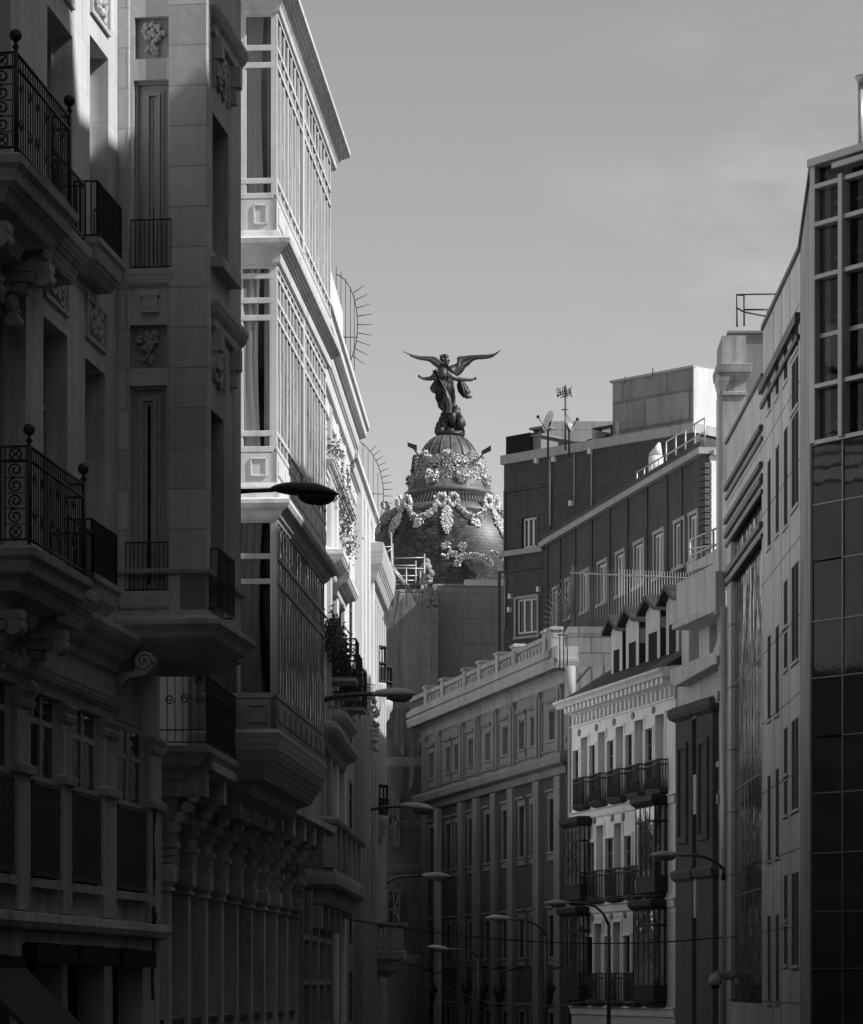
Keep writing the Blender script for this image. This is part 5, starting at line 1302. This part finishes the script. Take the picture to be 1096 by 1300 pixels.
# cornice with paired brackets
m=MB(); m.ledge(Q,ul,ur,[(0,ztop-.05),(.06,ztop),(.08,ztop+.2),(.42,ztop+.24),(.46,ztop+.34),(.55,ztop+.42),(.55,ztop+.5),(0,ztop+.6)],ends=(1,0)); m.build('main_cornice',G['r5d'],r5)
m=MB(); n=24
for i in range(n):
    u=ul+.2+(ur-ul-.3)*(i+.5)/n; m.box(Q,u-.1,u+.1,ztop+.02,ztop+.22,.06,.38); m.box(Q,u-.07,u+.07,ztop-.38,ztop-.08,-.01,.1)
m.box(Q,ul,ur,ztop-.46,ztop-.4,-.01,.06)
m.build('cornice_brackets',G['r5'],r5)
m=MB()
for i in range(24):
    u=ul+.2+(ur-ul-.3)*(i+1)/n; m.box(Q,u-.16,u+.16,ztop-.4,ztop+.0,-.01,.03)
m.build('frieze',G['render2'],r5)
# slate roof with dormers
m=MB(); z0=ztop+.55; zr=z0+2.9
m.hexa([Q.P(ul,z0,.35),Q.P(ur,z0,.35),Q.P(ur,z0,-8),Q.P(ul,z0,-8),Q.P(ul+.5,zr,-4.2),Q.P(ur,zr,-4.2),Q.P(ur,zr,-8),Q.P(ul+.5,zr,-8)]); m.build('roof',G['slate'],r5)
for px0,px1,yb,ya in ((776,790,858,788),(795,811,850,777),(820,838,838,763),(846,862,826,750)):
    o=-.8; a,b=Q.u(px0,o),Q.u(px1,o); zb_=z0+.4; zt_=Q.z(px0,ya+15,o); za=Q.z((px0+px1)/2,ya,o); mid=(a+b)/2
    s=MB(); s.prism(Q,[(a,zb_),(b,zb_),(b,zt_),(mid,za),(a,zt_)],-4.5,o); D=s.build('dormer',G['r6w'],r5)
    s=MB(); s.hexa([Q.P(a-.15,zt_-.12,-4.5),Q.P(mid,za+.02,-4.5),Q.P(mid,za+.02,o+.3),Q.P(a-.15,zt_-.12,o+.3),Q.P(a-.15,zt_+.02,-4.5),Q.P(mid,za+.2,-4.5),Q.P(mid,za+.2,o+.3),Q.P(a-.15,zt_+.02,o+.3)])
    s.hexa([Q.P(b+.15,zt_-.12,-4.5),Q.P(mid,za+.02,-4.5),Q.P(mid,za+.02,o+.3),Q.P(b+.15,zt_-.12,o+.3),Q.P(b+.15,zt_+.02,-4.5),Q.P(mid,za+.2,-4.5),Q.P(mid,za+.2,o+.3),Q.P(b+.15,zt_+.02,o+.3)]); s.build('dormer_roof',G['slate'],D)
    s=MB(); s.box(Q,b+.0,b+.03,zb_,zt_-.1,-4.5,o-.02); s.build('dormer_cheek',G['slate'],D)
    s=MB(); s.box(Q,a+.35,b-.3,zb_,zb_+(zt_-zb_)*.62,o-.1,o+.02); s.build('pane',G['dark'],D)
# ---- R6 modern terraces with dark brick piers
R6=PL(922,88.0,vp=-350,right=True); X=R6
r6=thing('terraced_building','building with pale stepped terraces over dark brick piers','building',X.P(-3,0,-3))
ul=X.u(858.5); zq=lambda py,px=890,o=0:X.z(px,py,o)
m=MB(); m.box(X,ul,0,0,zq(792),-6,-.7); m.build('core_wall',G['render2'],r6)
def band(name,pts,o0,o1,mat='r6w'): m=MB(); m.prism(X,[(X.u(px,o1),X.z(px,py,o1)) for px,py in pts],o0,o1); return m.build(name,G[mat],r6,bevel=.02)
band('terrace_parapet',[(859,790),(859,741),(912,712),(912,764)],-.5,.5)
band('terrace_parapet',[(872,728),(872,718),(905,700),(915,690),(915,712)],-1.5,.0)
band('terrace_slab',[(853,800),(853,793),(909,763),(912,752),(921,750),(921,770),(910,775)],-.6,.75)
for a,b in ((862,871),(884,897)): m=MB(); m.box(X,X.u(a),X.u(b),zq(845),zq(786),-.65,-.1); m.build('terrace_pier',G['r6w'],r6)
for a,b in ((871.5,882),(898,910)): window(r6,X,(X.u(a,-.6),X.u(b,-.6),zq(840),zq(795)),-.5,G['frame_m'],G['glass'],1,(),.08)
band('eaves_band',[(851,862),(851,850),(905,828),(914,802),(922,800),(922,812),(918,818),(909,842),(856,872)],-.6,.9)
band('upper_face',[(860,914),(860,872),(915,850),(918,888),(905,894),(893,902),(878,914)],-.6,.45)
m=MB(); m.box(X,ul,0,0,zq(905),-.69,-.35); m.build('recessed_wall',G['r6w'] if 0 else G['render2'],r6)
for a,b,yt,om in ((852,877,911,.55),(878.5,903,903,.55)):
    ua,ub=X.u(a,om),X.u(b,om); zt=X.z((a+b)/2,yt,om); m=MB(); m.box(X,ua+.15,ub-.15,0,zt,-.34,om-.1); 
    m.ledge(X,ua+.1,ub-.1,[(0,zt-.1),(.15,zt),(.2,zt+.12),(.2,zt+.3),(0,zt+.4)],ob=om-.1,back=-.3); zq1=zt-4.8
    m.ledge(X,ua+.12,ub-.12,[(0,zq1-.3),(.1,zq1-.2),(.13,zq1),(0,zq1+.1)],ob=om-.1,back=-.3)
    s=m.build('brick_pier',G['r6b'],r6)
    m=MB(); uc=(ua+ub)/2; e=.18
    for q in ((uc-.55,uc-.55+e,zt-3.9,zt-.8),(uc+.4-e,uc+.4,zt-3.9,zt-.8),(uc-.55+e,uc+.4-e,zt-.98,zt-.8),(uc-.55+e,uc+.4-e,zt-3.9,zt-3.72)): m.box(X,*q,om-.12,om-.03)
    m.build('pier_panel',G['r6b'],s)
for a,b,ya,yb,mt in ((875.5,884,985,1035,'r6w'),(875.5,884,1117,1166,'r6w'),(903,920,975,1026,'render2'),(901,918,1110,1163,'render2'),(904,920,1043,1090,'shutter'),(903,920,905,965,'render2'),(902,919,1190,1280,'render2')):
    of=.42 if b<890 else -.05; m=MB(); m.box(X,X.u(a,of),X.u(b,of),X.z(a,yb,of),X.z(a,ya,of),-.36,of); m.build('spandrel_panel',G[mt],r6)
m=MB(); z=zq(970,912); m.ledge(X,X.u(905),X.u(921),[(0,z-.6),(.2,z-.3),(.45,z-.15),(.45,z)],ob=-.1,back=-.3); m.build('balcony_ledge',G['r6w'],r6)
# hanging signs and boxes at the end of the building
m=MB()
for x0,x1,y0,y1,dd in ((909,921,725,779,84),(911,916,877,888,84),(915,922,856,893,84),(910,918,832,843,84),(914,920,820,858,84),(917,922,905,970,84),(911,914,1008,1020,84),(914,919,1002,1045,84)):
    m=MB(); a=at(x0,y1,dd); b=at(x1,y0,dd); m.wbox(a.x,b.x,dd,dd+.35,a.z,b.z); m.build('wall_box',G['lamp'],r6)
m=MB(); 
for (x0,y0),(x1,y1) in (((876,686),(918,667)),((876,706),(918,688)),((876,697),(918,690))): m.tube([X.P(X.u(x0,-.3),X.z(x0,y0,-.3),-.3),X.P(X.u(x1,-.3),X.z(x1,y1,-.3),-.3)],.035,5)
for x in (876,891,906): m.tube([X.P(X.u(x,-.3),X.z(x,688-(x-876)*.45,-.3),-.3),X.P(X.u(x,-.3),X.z(x,722-(x-876)*.45,-.3),-.3)],.035,5)
m.build('terrace_railing',G['scaf'],r6)
# ---- R7 pylon building
dp7=86.5; V=PL(912,dp7,t=(1,-.02))
r7=thing('chimney_pylon_building','grey building end with a tall moulded chimney pylon rising behind the concrete facade','building',V.P(1.5,0,-1).to_tuple()[:2]+(0,))
m=MB(); m.box(V,V.u(917),V.u(947),0,V.z(917,426),-2,0); m.ledge(V,V.u(918.5),V.u(946),[(.0,V.z(917,486)),(.08,V.z(917,480)),(.15,V.z(917,474)),(.18,V.z(917,473.5)),(.2,V.z(917,463)),(0,V.z(917,461))],back=-1.5)
m.ledge(V,V.u(919),V.u(945.5),[(0,V.z(917,503)),(.06,V.z(917,502)),(.06,V.z(917,498)),(0,V.z(917,497))],back=-1)
m.build('pylon',G['r2s'],r7,bevel=.02)
m=MB(); m.box(V,V.u(928),V.u(990),0,V.z(930,414),-5,-.9); m.box(V,V.u(927),V.u(990),V.z(930,415),V.z(930,412),-5.1,-.8); m.build('stair_tower',G['shutter'],r7)
m=MB(); m.ledge(V,V.u(915),V.u(922),[(0,V.z(917,496)),(.03,V.z(917,492)),(.09,V.z(917,482)),(.1,V.z(917,476)),(0,V.z(917,475))],back=-1); m.box(V,V.u(913),V.u(920),V.z(917,760),V.z(917,500),-1,-.1); m.build('console_moulding',G['r6w'],r7)
m=MB(); T7=lambda x,y: at(x,y,88)
for p in ([(936,415),(935.5,374),(990,373)],[(936,391),(945,396),(976,402)],[(935.5,374),(945,375)],[(945,375),(945,414)],[(944,393),(980,393)],[(975,395),(975,412)]): m.tube([T7(*q) for q in p],.028,5)
m.build('roof_railing',G['iron'],r7)
# ---- R2 concrete office building
A2=PL(1016,66.6,vp=580,right=True); S2=PL(1031,59.9,vp=883,right=True); B2p=PL(969,74.6,vp=555,right=True)
r2=thing('office_building','concrete panel office building with narrow slot windows and a glazed end bay','building',A2.P(-4,0,-3))
zt=20.75; za=19.55
ual=A2.u(969); ubl=B2p.u(923); usl=S2.u(1016.2)
slots=[]
for px,w,segs in ((977,4,((485,522),(583,695),(806,914),(984,1092),(1162,1273))),(987.3,4.2,((463,504),(566,679),(794,907),(975,1088),(1161,1272))),(998,4.6,((441,485),(543,669),(736,795),(802,850),(923,983),(990,1035),(1110,1168),(1175,1225))),(1010,8,((421,448),(455,519),(525,644),(715,840),(912,1028),(1107,1226)))):
    for a,b in segs: slots.append((A2.u(px-w*.62),A2.u(px+w*.58),A2.z(px,b),A2.z(px,a),px))
m=MB(); m.facade(A2,ual,0,0,zt,[s[:4] for s in slots],0,.22); m.build('slot_window_wall',G['r2'],r2)
m=MB(); m.box(A2,ual+.01,-.01,0,zt-.02,-8,-.24); m.box(S2,usl,-.01,0,zt-.05,-8,-.1); m.build('core_wall',G['r2s'],r2)
W2_=[window(r2,A2,s[:4],-.005,G['metal'],G['dark'],2 if s[4]==1010 else 1,(),.015,.012) for s in slots]
m=MB(); 
for s,w_ in zip(slots,W2_):
    a,b,c,d=s[:4]; m=MB(); m.box(A2,a-.05,b+.05,c-.07,c,-.1,.05); m.box(A2,b,b+.05,c,d,-.1,.012); m.build('sill',G['r2'],w_)
m=MB(); m.box(S2,usl,0,0,zt,-.1,.0); 
m.build('curved_end_wall',G['r2s'],r2)
m=MB(); m.box(A2,ual,.0,zt,zt+.12,-8,.06); m.box(S2,usl,0,zt,zt+.12,-6,.06); 
a=A2.u(967.5); z=A2.z(967,498); m.box(A2,ual-.1,A2.u(1016),z-.12,z+.12,-.1,.12); m.box(A2,ual-.1,A2.u(1016),z-.5,z-.38,-.1,.08); m.build('coping',G['metald'],r2)
m=MB()
for px in (982,992.5,1003.5): m.box(A2,A2.u(px)-.02,A2.u(px)+.02,0,zt,-.01,.006)
m.build('panel_joints',G['metald'],r2)
hg=[(B2p.u(928),B2p.u(967.5),3.5,B2p.z(928,735)),(B2p.u(928),B2p.u(967.5),B2p.z(926,728)+.02,B2p.z(928,683))]
m=MB(); m.facade(B2p,ubl,0,0,zt-1.2,hg,0,.18); m.build('glazed_bay_wall',G['r2'],r2)
m=MB(); m.box(B2p,ubl,-.01,0,zt-1.22,-8,-.2); m.build('glazed_bay_core',G['interior'],r2)
for i,h in enumerate(hg):
    m=MB(); n=10 if i==0 else 8
    for k in range(1,n): u=h[0]+(h[1]-h[0])*k/n; m.box(B2p,u-.01,u+.01,h[2],h[3],-.12,-.094)
    if i==0:
        for k in range(1,4): z=h[2]+(h[3]-h[2])*k/4; m.box(B2p,h[0],h[1],z-.02,z+.02,-.12,-.092)
    s=m.build('curtain_wall',G['metald'],r2); g=MB(); g.quad(B2p.P(h[0],h[2],-.1),B2p.P(h[1],h[2],-.1),B2p.P(h[1],h[3],-.1),B2p.P(h[0],h[3],-.1)); g.build('pane',G['glassr'],s)
m=MB()
for py in (618,660,678,728):
    z=B2p.z(925,py); m.box(B2p,ubl-.05,0,z-.06,z+.08,-.05,.1); m.box(B2p,ubl-.05,0,z-.32,z-.22,-.05,.06)
m.box(B2p,ubl-.05,0,zt-1.2,zt-1.1,-8,.06); m.build('string_band',G['metald'],r2)
m=MB(); p=B2p.P(ubl+.25,0,.12); m.tube([p+Vector((0,0,1)),p+Vector((0,0,B2p.z(925,770)))],.09,8); m.build('drain_pipe',G['metal'],r2)
# ---- R1 glass tower
G1p=PL(1031,59.9,vp=-2300,right=True)
r1=thing('glass_office_tower','dark glass curtain wall tower with pale metal mullions at the right edge','building',G1p.P(3,0,-3))
# facade runs to the right of the corner
uR=G1p.u(1175); gz=lambda py:G1p.z(1031,py)
m=MB(); m.box(G1p,.02,uR,0,gz(213),-.9-6,-.25); m.build('core_wall',G['awning'],r1)
cols=[G1p.u(x) for x in (1031.3,1071,1113,1157)]
zl=[gz(y) for y in (566,642,714,790,862,937,1008,1084,1158,1230)]
zt1=gz(209)
# upper framed storeys
m=MB(); zu=[gz(y) for y in (240,288,355,428,493,564)]
m.box(G1p,.0,.14,zu[-1],zt1,-.3,.06)
m.box(G1p,.14,.42,zu[-1],zu[0],-.25,-.12)
for u in cols[1:]: m.box(G1p,u-.03,u+.09,zu[-1],zu[0]+.1,-.15,.14)
for i,z in enumerate(zu): m.box(G1p,.14,uR,z-.045,z+.055,-.15,.08 if i!=3 else -.08)
m.box(G1p,0,uR,zt1-.08,zt1+.08,-.3,.15)
m.box(G1p,cols[1]-.1,uR,zu[0]+.2,zu[0]+.32,.15,.25)
o=m.build('upper_mullions',G['metal'],r1,bevel=.01)
m=MB()  # pale strips behind the panes imitate bright reflections in the glass
for (x0,x1,y0,y1) in ((1043,1061,222,227),(1043,1061,233,238),(1045,1062,243,248),(1043,1060,256,262),(1043,1059,270,276),(1044,1049,290,294),(1044,1049,302,306),(1044,1056,315,317),(1050,1062,232,246)):
    m.box(G1p,G1p.u(x0),G1p.u(x1),G1p.z(x0,y1),G1p.z(x0,y0),-.2,-.17)
for k in range(5):
    for (a,b) in ((1044,1064),(1078,1110)): m.box(G1p,G1p.u(a),G1p.u(b),zu[k+1]+.35,zu[k+1]+.42,-.22,-.2)
m.build('glint_strips',G['shutter'],o)
g=MB(); g.quad(G1p.P(.1,zu[-1],-.1),G1p.P(uR,zu[-1],-.1),G1p.P(uR,zt1,-.1),G1p.P(.1,zt1,-.1)); g.build('pane',G['clear3'],o)
m=MB()
for u in cols: m.box(G1p,u-.015,u+.018,0,zl[0],-.05,.03)
for i,z in enumerate(zl):
    a=cols[1] if i in (2,5) else 0.
    m.box(G1p,a,uR,z-.012,z+.016,-.05,.02)
o=m.build('lower_mullions',G['metalk'],r1)
m=MB(); k=0
for u0,u1 in zip(cols[:-1],cols[1:]):
    for za_,zb_ in zip([0]+zl[::-1][:-1],zl[::-1]):
        e=random.uniform(-.012,.012); m.quad(G1p.P(u0+.02,za_+.02,e),G1p.P(u1-.02,za_+.02,-e),G1p.P(u1-.02,zb_-.02,-e*.5),G1p.P(u0+.02,zb_-.02,e*.5))
m.build('pane',G['glassm'],o)
m=MB(); m.box(G1p,-.01,.0,0,zt1,-.3,.05); m.build('corner_post',G['metal'],r1)
m=MB(); m.hexa([G1p.P(0.05,zt1+.08,-6.9),G1p.P(uR,zt1+.08,-6.9),G1p.P(uR,zt1+.08,-.2),G1p.P(.05,zt1+.08,-.2),G1p.P(0.05,zt1+.2,-6.9),G1p.P(uR,zt1+.2,-6.9),G1p.P(uR,zt1+.2,-.2),G1p.P(.05,zt1+.2,-.2)]); m.build('roof',G['metald'],r1)
m=MB(); c=G1p.P(G1p.u(1096,-1),0,-1); z0=zt1; 
for dx_ in (-.05,.16): m.tube([(c.x+dx_,c.y,z0),(c.x+dx_,c.y,at(0,103,c.y).z)],.055,6)
for k in range(6): m.tube([(c.x-.05,c.y,z0+.2+k*.27),(c.x+.16,c.y,z0+.33+k*.27)],.02,4)
m.lathe((c.x+.05,c.y),[(.12,at(0,106,c.y).z),(.2,at(0,101,c.y).z),(.22,at(0,97,c.y).z),(.02,at(0,96,c.y).z)],14); m.build('roof_mast',G['metal'],r1)
SKYS=0.148; SUNE=5.0
# ================================================================ STREET LAMPS, WIRES, CAMERAS
def lamp(label,pts,hp0,hp1,bowl,d,mat,r=.03,pole=None,group='cobra head street lamps over the street'):
    """pts arm pixels, hp0 socket end of the head, hp1 tip"""
    t=thing('street_lamp',label,'street lamp',at(pole[0][0],pole[0][1],d) if pole else at(pts[0][0],pts[0][1],d),group)
    m=MB(); P=[at(x,y,d) for x,y in pts]
    m.tube(P,[r*1.3]+[r]*(len(P)-1),8); m.build('arm',G['metald'] if mat!='x' else G['metald'],t)
    if pole: m=MB(); m.tube([at(x,y,d) for x,y in pole],[r*1.8 if i==0 else r*1.3 for i in range(len(pole))],8); m.build('pole',G['metald'],t)
    a=at(hp0[0],hp0[1],d); b=at(hp1[0],hp1[1],d); L=(b-a).length; ax=(b-a).normalized(); upv=Vector((0,0,1)); n=ax.cross(upv).normalized(); up_=n.cross(ax).normalized()
    if up_.z<0: up_=-up_
    m=MB(); K=16; R=14; vs=[];fs=[]
    hw=[.05,.10,.135,.16,.175,.185,.19,.195,.195,.19,.175,.15,.115,.07,.01]
    for i in range(R+1):
        s=i/R; w=hw[i]*L*1.05; h=hw[i]*L*.72
        for k in range(K):
            q=2*PI*k/K; y=math.sin(q); hh=h*y if y>0 else h*y*.45
            vs.append(a+ax*L*s+n*w*math.cos(q)+up_*(hh+L*.0))
    for i in range(R):
        for k in range(K): fs.append((i*K+k,i*K+(k+1)%K,(i+1)*K+(k+1)%K,(i+1)*K+k))
    fs.append(tuple(range(K))); fs.append(tuple(R*K+k for k in range(K))); m.add(vs,fs,True); h=m.build('lamp_head',G[mat],t)
    m=MB(); c=a+ax*L*bowl; vs=[];fs=[]; J=6
    for j in range(J+1):
        th=PI/2*j/J
        for k in range(K):
            q=2*PI*k/K; vs.append(c+ax*L*.29*math.cos(th)**.8*math.cos(q)+n*L*.17*math.cos(th)*math.sin(q)-up_*(L*.02+L*.16*math.sin(th)))
    for j in range(J):
        for k in range(K): fs.append((j*K+k,j*K+(k+1)%K,(j+1)*K+(k+1)%K,(j+1)*K+k))
    m.add(vs,fs,True); m.build('lamp_bowl',G['lens'] if mat!='lampd' else G['lampd'],h)
lamp('nearest street lamp, a large dark head in front of the glazed bays',[(296,624),(320,623),(348,622)],(344,621),(431,628),.66,36.2,'lampd',.028)
lamp('street lamp with a pale head level with the foot of the scaffold netting',[(411,889),(430,884),(445,882),(476,881)],(472,882),(530,881),.62,60,'lamp',.045)
lamp('street lamp on a curved arm beside the low round balcony',[(447,1044),(456,1034),(468,1029),(485,1025),(509,1024)],(507,1023),(553,1028),.62,77,'lamp',.04)
lamp('street lamp on a long curved arm before the dark drum of the domed building',[(481,1133),(490,1122),(502,1115),(520,1112),(538,1112)],(536,1112),(572,1113),.6,92,'lamp',.04)
lamp('street lamp fixed to the office drain pipe, its head over the brick piers',[(918.5,1104),(912,1097),(900,1090),(885,1086),(864,1086)],(865,1086),(825,1086),.45,82,'lamp',.04,[(918.5,1118),(918.5,1102)])
lamp('street lamp in front of the lower glazed bay of the white balconied building',[(773,1174),(766,1160),(756,1151),(742,1147),(722,1146)],(723,1147),(690,1147),.45,93,'lamp',.04,[(773,1330),(773,1172)])
lamp('street lamp with its pole before the right end of the classical building',[(694,1188),(686,1178),(676,1171),(662,1168),(648,1167)],(649,1167),(617,1165),.45,100,'lamp',.04,[(694,1345),(693.5,1187)])
lamp('distant street lamp with its pole at the middle of the classical facade',[(608,1216),(600,1209),(588,1206),(570,1205)],(571,1206),(543,1202),.45,106,'lamp',.04,[(608,1345),(608,1215)])
lamp('farthest street lamp, its arm reaching toward the low stone balcony',[(544,1234),(536,1227),(520,1223),(507,1222)],(508,1222),(484,1221),.45,118,'lamp',.04,[(544,1345),(544,1233)])
def wire(label,pts):
    m=MB(); P=[at(*p) for p in pts]; q=[]
    for a,b in zip(P[:-1],P[1:]):
        for i in range(16): t=i/16; p=a+(b-a)*t; p.z-=(b-a).length*.02*4*t*(1-t); q.append(p)
    q.append(P[-1]); m.tube(q,.022,4); o=m.build('overhead_cable',G['iron'],None,label,None,cat='cable',group='cables slung across the street')
wire('upper overhead cable slung from the narrow building across to the office drain pipe',[(441,1167,68),(918,1190,82)])
wire('lower overhead cable slung across the street below the classical windows',[(552,1246,118),(760,1268,90)])
# security cameras
sc_=thing('security_cameras','pair of white dome security cameras on a bracket fixed to the office drain pipe','security camera',at(925,1240,82.5))
m=MB(); T8=lambda x,y:at(x,y,82.2)
m.tube([T8(908,1243),T8(908,1235),T8(942,1235),T8(942,1243)],.06,6); m.tube([T8(913,1236),T8(925,1242)],.08,6); m.tube([T8(937,1236),T8(925,1242)],.08,6); m.build('bracket',G['r2s'],sc_)
for x in (908.5,942):
    c=T8(x,1246); m=MB(); m.lathe((c.x,c.y),[(.06,c.z+.22),(.13,c.z+.17),(.19,c.z+.08),(.19,c.z-.08),(.15,c.z-.1)],16); h=m.build('camera_housing',G['r2'],sc_)
    m=MB(); m.ball(c+Vector((0,0,-.12)),.13,12,8); m.build('camera_dome',G['glass'],h)
# ================================================================ THE STREET
def gsheet(name,pts,z,mat):
    m=MB(); m.add([(x,y,z) for x,y in pts],[tuple(range(len(pts)))]); return m.build(name,mat,None,kind='structure')
gsheet('ground',[(-3000,-600),(3000,-600),(3000,6000),(-3000,6000)],-.02,G['paving'])
gsheet('road',[(-2.6,-60),(6.2,-60),(6.2,160),(-2.6,160)],-.012+.0,G['asphalt'])
for n,x0,x1 in (('pavement_left',-5.4,-2.6),('pavement_right',6.2,9.4)):
    m=MB(); m.wbox(x0,x1,-60,58,-.02,.12); m.build(n,G['paving'],None,kind='structure')
m=MB()
for k in range(18): m.wbox(1.7,1.85,k*6-30,k*6-27,-.008,-.004)
m.build('road_markings',G['line'],None,kind='structure')
# unseen buildings added to shade the left facades, bounce sunlight and close the street
def block(name,label,x0,x1,y0,y1,h,mat,rows=6):
    t=thing(name,label,'building',((x0+x1)/2,(y0+y1)/2,0))
    m=MB(); m.wbox(x0,x1,y0,y1,0,h); m.build('wall',mat,t)
    m=MB(); m.wbox(x0-.3,x1+.3,y0-.05,y1+.05,h,h+.35); m.build('main_cornice',G['r4c'],t)
    w=MB(); fx=x0-.03 if x0>0 else x1+.03; n=int((y1-y0)/3.2)
    for r in range(int(h/3.6)):
        for i in range(n):
            yc=y0+(y1-y0)*(i+.5)/n; z=1.2+r*3.6
            if z+2<h: w.wbox(fx-.02,fx+.02,yc-.55,yc+.55,z,z+2)
    w.build('windows',G['glass'],t)
block('apartment_building','slender tower added for shade beyond the right edge opposite the balconies with ball finials',9.4,12.5,29.65,32.6,36,G['shutter'])
block('apartment_building','lower building added for shade beyond the right edge opposite the glazed bays',9.4,20,32.65,39.0,20.,G['render2'])
block('apartment_building','unseen long building added for shade between the lower one and the glass tower',9.4,20,39.05,58.3,21.2,G['render2'])
block('apartment_building','middle height building added for shade beyond the right edge near the camera',9.4,20,25.3,29.6,24.4,G['render2'])
block('apartment_building','narrow building added for shade beyond the right edge, taller than the one beside it',9.4,20,24.3,25.25,26.5,G['render2'])
block('apartment_building','long tall building added for shade beyond the right edge behind the camera',9.4,20,-50,24.25,34,G['shutter'])
block('apartment_building','hidden white building added to bounce sunlight, behind the shaded corner building on the left',-14,-3.6,92,150,19,G['white'])
block('apartment_building','long tall building beyond the left edge behind the camera',-16,-5.6,-50,23,26,G['r4b'])
# ================================================================ SKY, SUN, CAMERA
w=bpy.data.worlds.new('World'); SC.world=w; w.use_nodes=True; nt=w.node_tree; nt.nodes.clear()
SUNV=Vector((.95,-.29,0)).normalized(); EL=math.radians(40)
out=nt.nodes.new('ShaderNodeOutputWorld'); bg=nt.nodes.new('ShaderNodeBackground'); nt.links.new(bg.outputs[0],out.inputs[0])
sky=nt.nodes.new('ShaderNodeTexSky'); sky.sky_type='NISHITA'; sky.sun_disc=False; sky.sun_elevation=EL; sky.sun_rotation=math.atan2(SUNV.x,SUNV.y)
sky.air_density=1.0; sky.dust_density=.6
bwn=nt.nodes.new('ShaderNodeRGBToBW'); nt.links.new(sky.outputs[0],bwn.inputs[0])
tc=nt.nodes.new('ShaderNodeTexCoord')
mp=nt.nodes.new('ShaderNodeMapping'); mp.inputs['Scale'].default_value=(14,14,40); mp.inputs['Rotation'].default_value=(0,.25,0); nt.links.new(tc.outputs['Generated'],mp.inputs[0])
nz=nt.nodes.new('ShaderNodeTexNoise'); nz.inputs['Scale'].default_value=1.0; nz.inputs['Detail'].default_value=6; nz.inputs['Roughness'].default_value=.6; nt.links.new(mp.outputs[0],nz.inputs['Vector'])
nv=nt.nodes.new('ShaderNodeVectorMath'); nv.operation='DISTANCE'; nt.links.new(tc.outputs['Generated'],nv.inputs[0]); nv.inputs[1].default_value=Vector((405/3700,1,1030/3700)).normalized()
msk=math_(nt,'SUBTRACT',1.0,math_(nt,'MULTIPLY',nv.outputs['Value'],13.0),clamp=True)
cl=math_(nt,'MULTIPLY',math_(nt,'MULTIPLY',math_(nt,'SUBTRACT',nz.outputs['Fac'],.46,clamp=True),1.2),msk)
v=math_(nt,'MULTIPLY',bwn.outputs[0],math_(nt,'ADD',cl,1.0))
nt.links.new(v,bg.inputs['Color']); bg.inputs['Strength'].default_value=SKYS
sun=bpy.data.lights.new('Sun','SUN'); sun.energy=SUNE; sun.angle=math.radians(.5); sun.color=(1,1,1)
so=bpy.data.objects.new('Sun',sun); COL.objects.link(so); so.location=(40,-20,60)
S_=Vector((SUNV.x*math.cos(EL),SUNV.y*math.cos(EL),math.sin(EL))); so.rotation_euler=S_.to_track_quat('Z','Y').to_euler()
cam=bpy.data.cameras.new('Camera'); co=bpy.data.objects.new('Camera',cam); COL.objects.link(co); SC.camera=co
co.location=(0,0,EYE); co.rotation_euler=(PI/2,0,0); cam.sensor_fit='HORIZONTAL'; cam.sensor_width=36; cam.lens=F/1096*36
cam.shift_y=(HZ-650)/1096; cam.shift_x=0; cam.clip_start=.5; cam.clip_end=8000
SC.view_settings.view_transform='Standard'; SC.view_settings.look='None'; SC.view_settings.exposure=0; SC.view_settings.gamma=1
SC.render.engine='CYCLES'; SC.cycles.max_bounces=8; SC.cycles.diffuse_bounces=4; SC.cycles.glossy_bounces=3; SC.cycles.transparent_max_bounces=12; SC.cycles.use_denoising=True
SC.cycles.caustics_reflective=False; SC.cycles.caustics_refractive=False
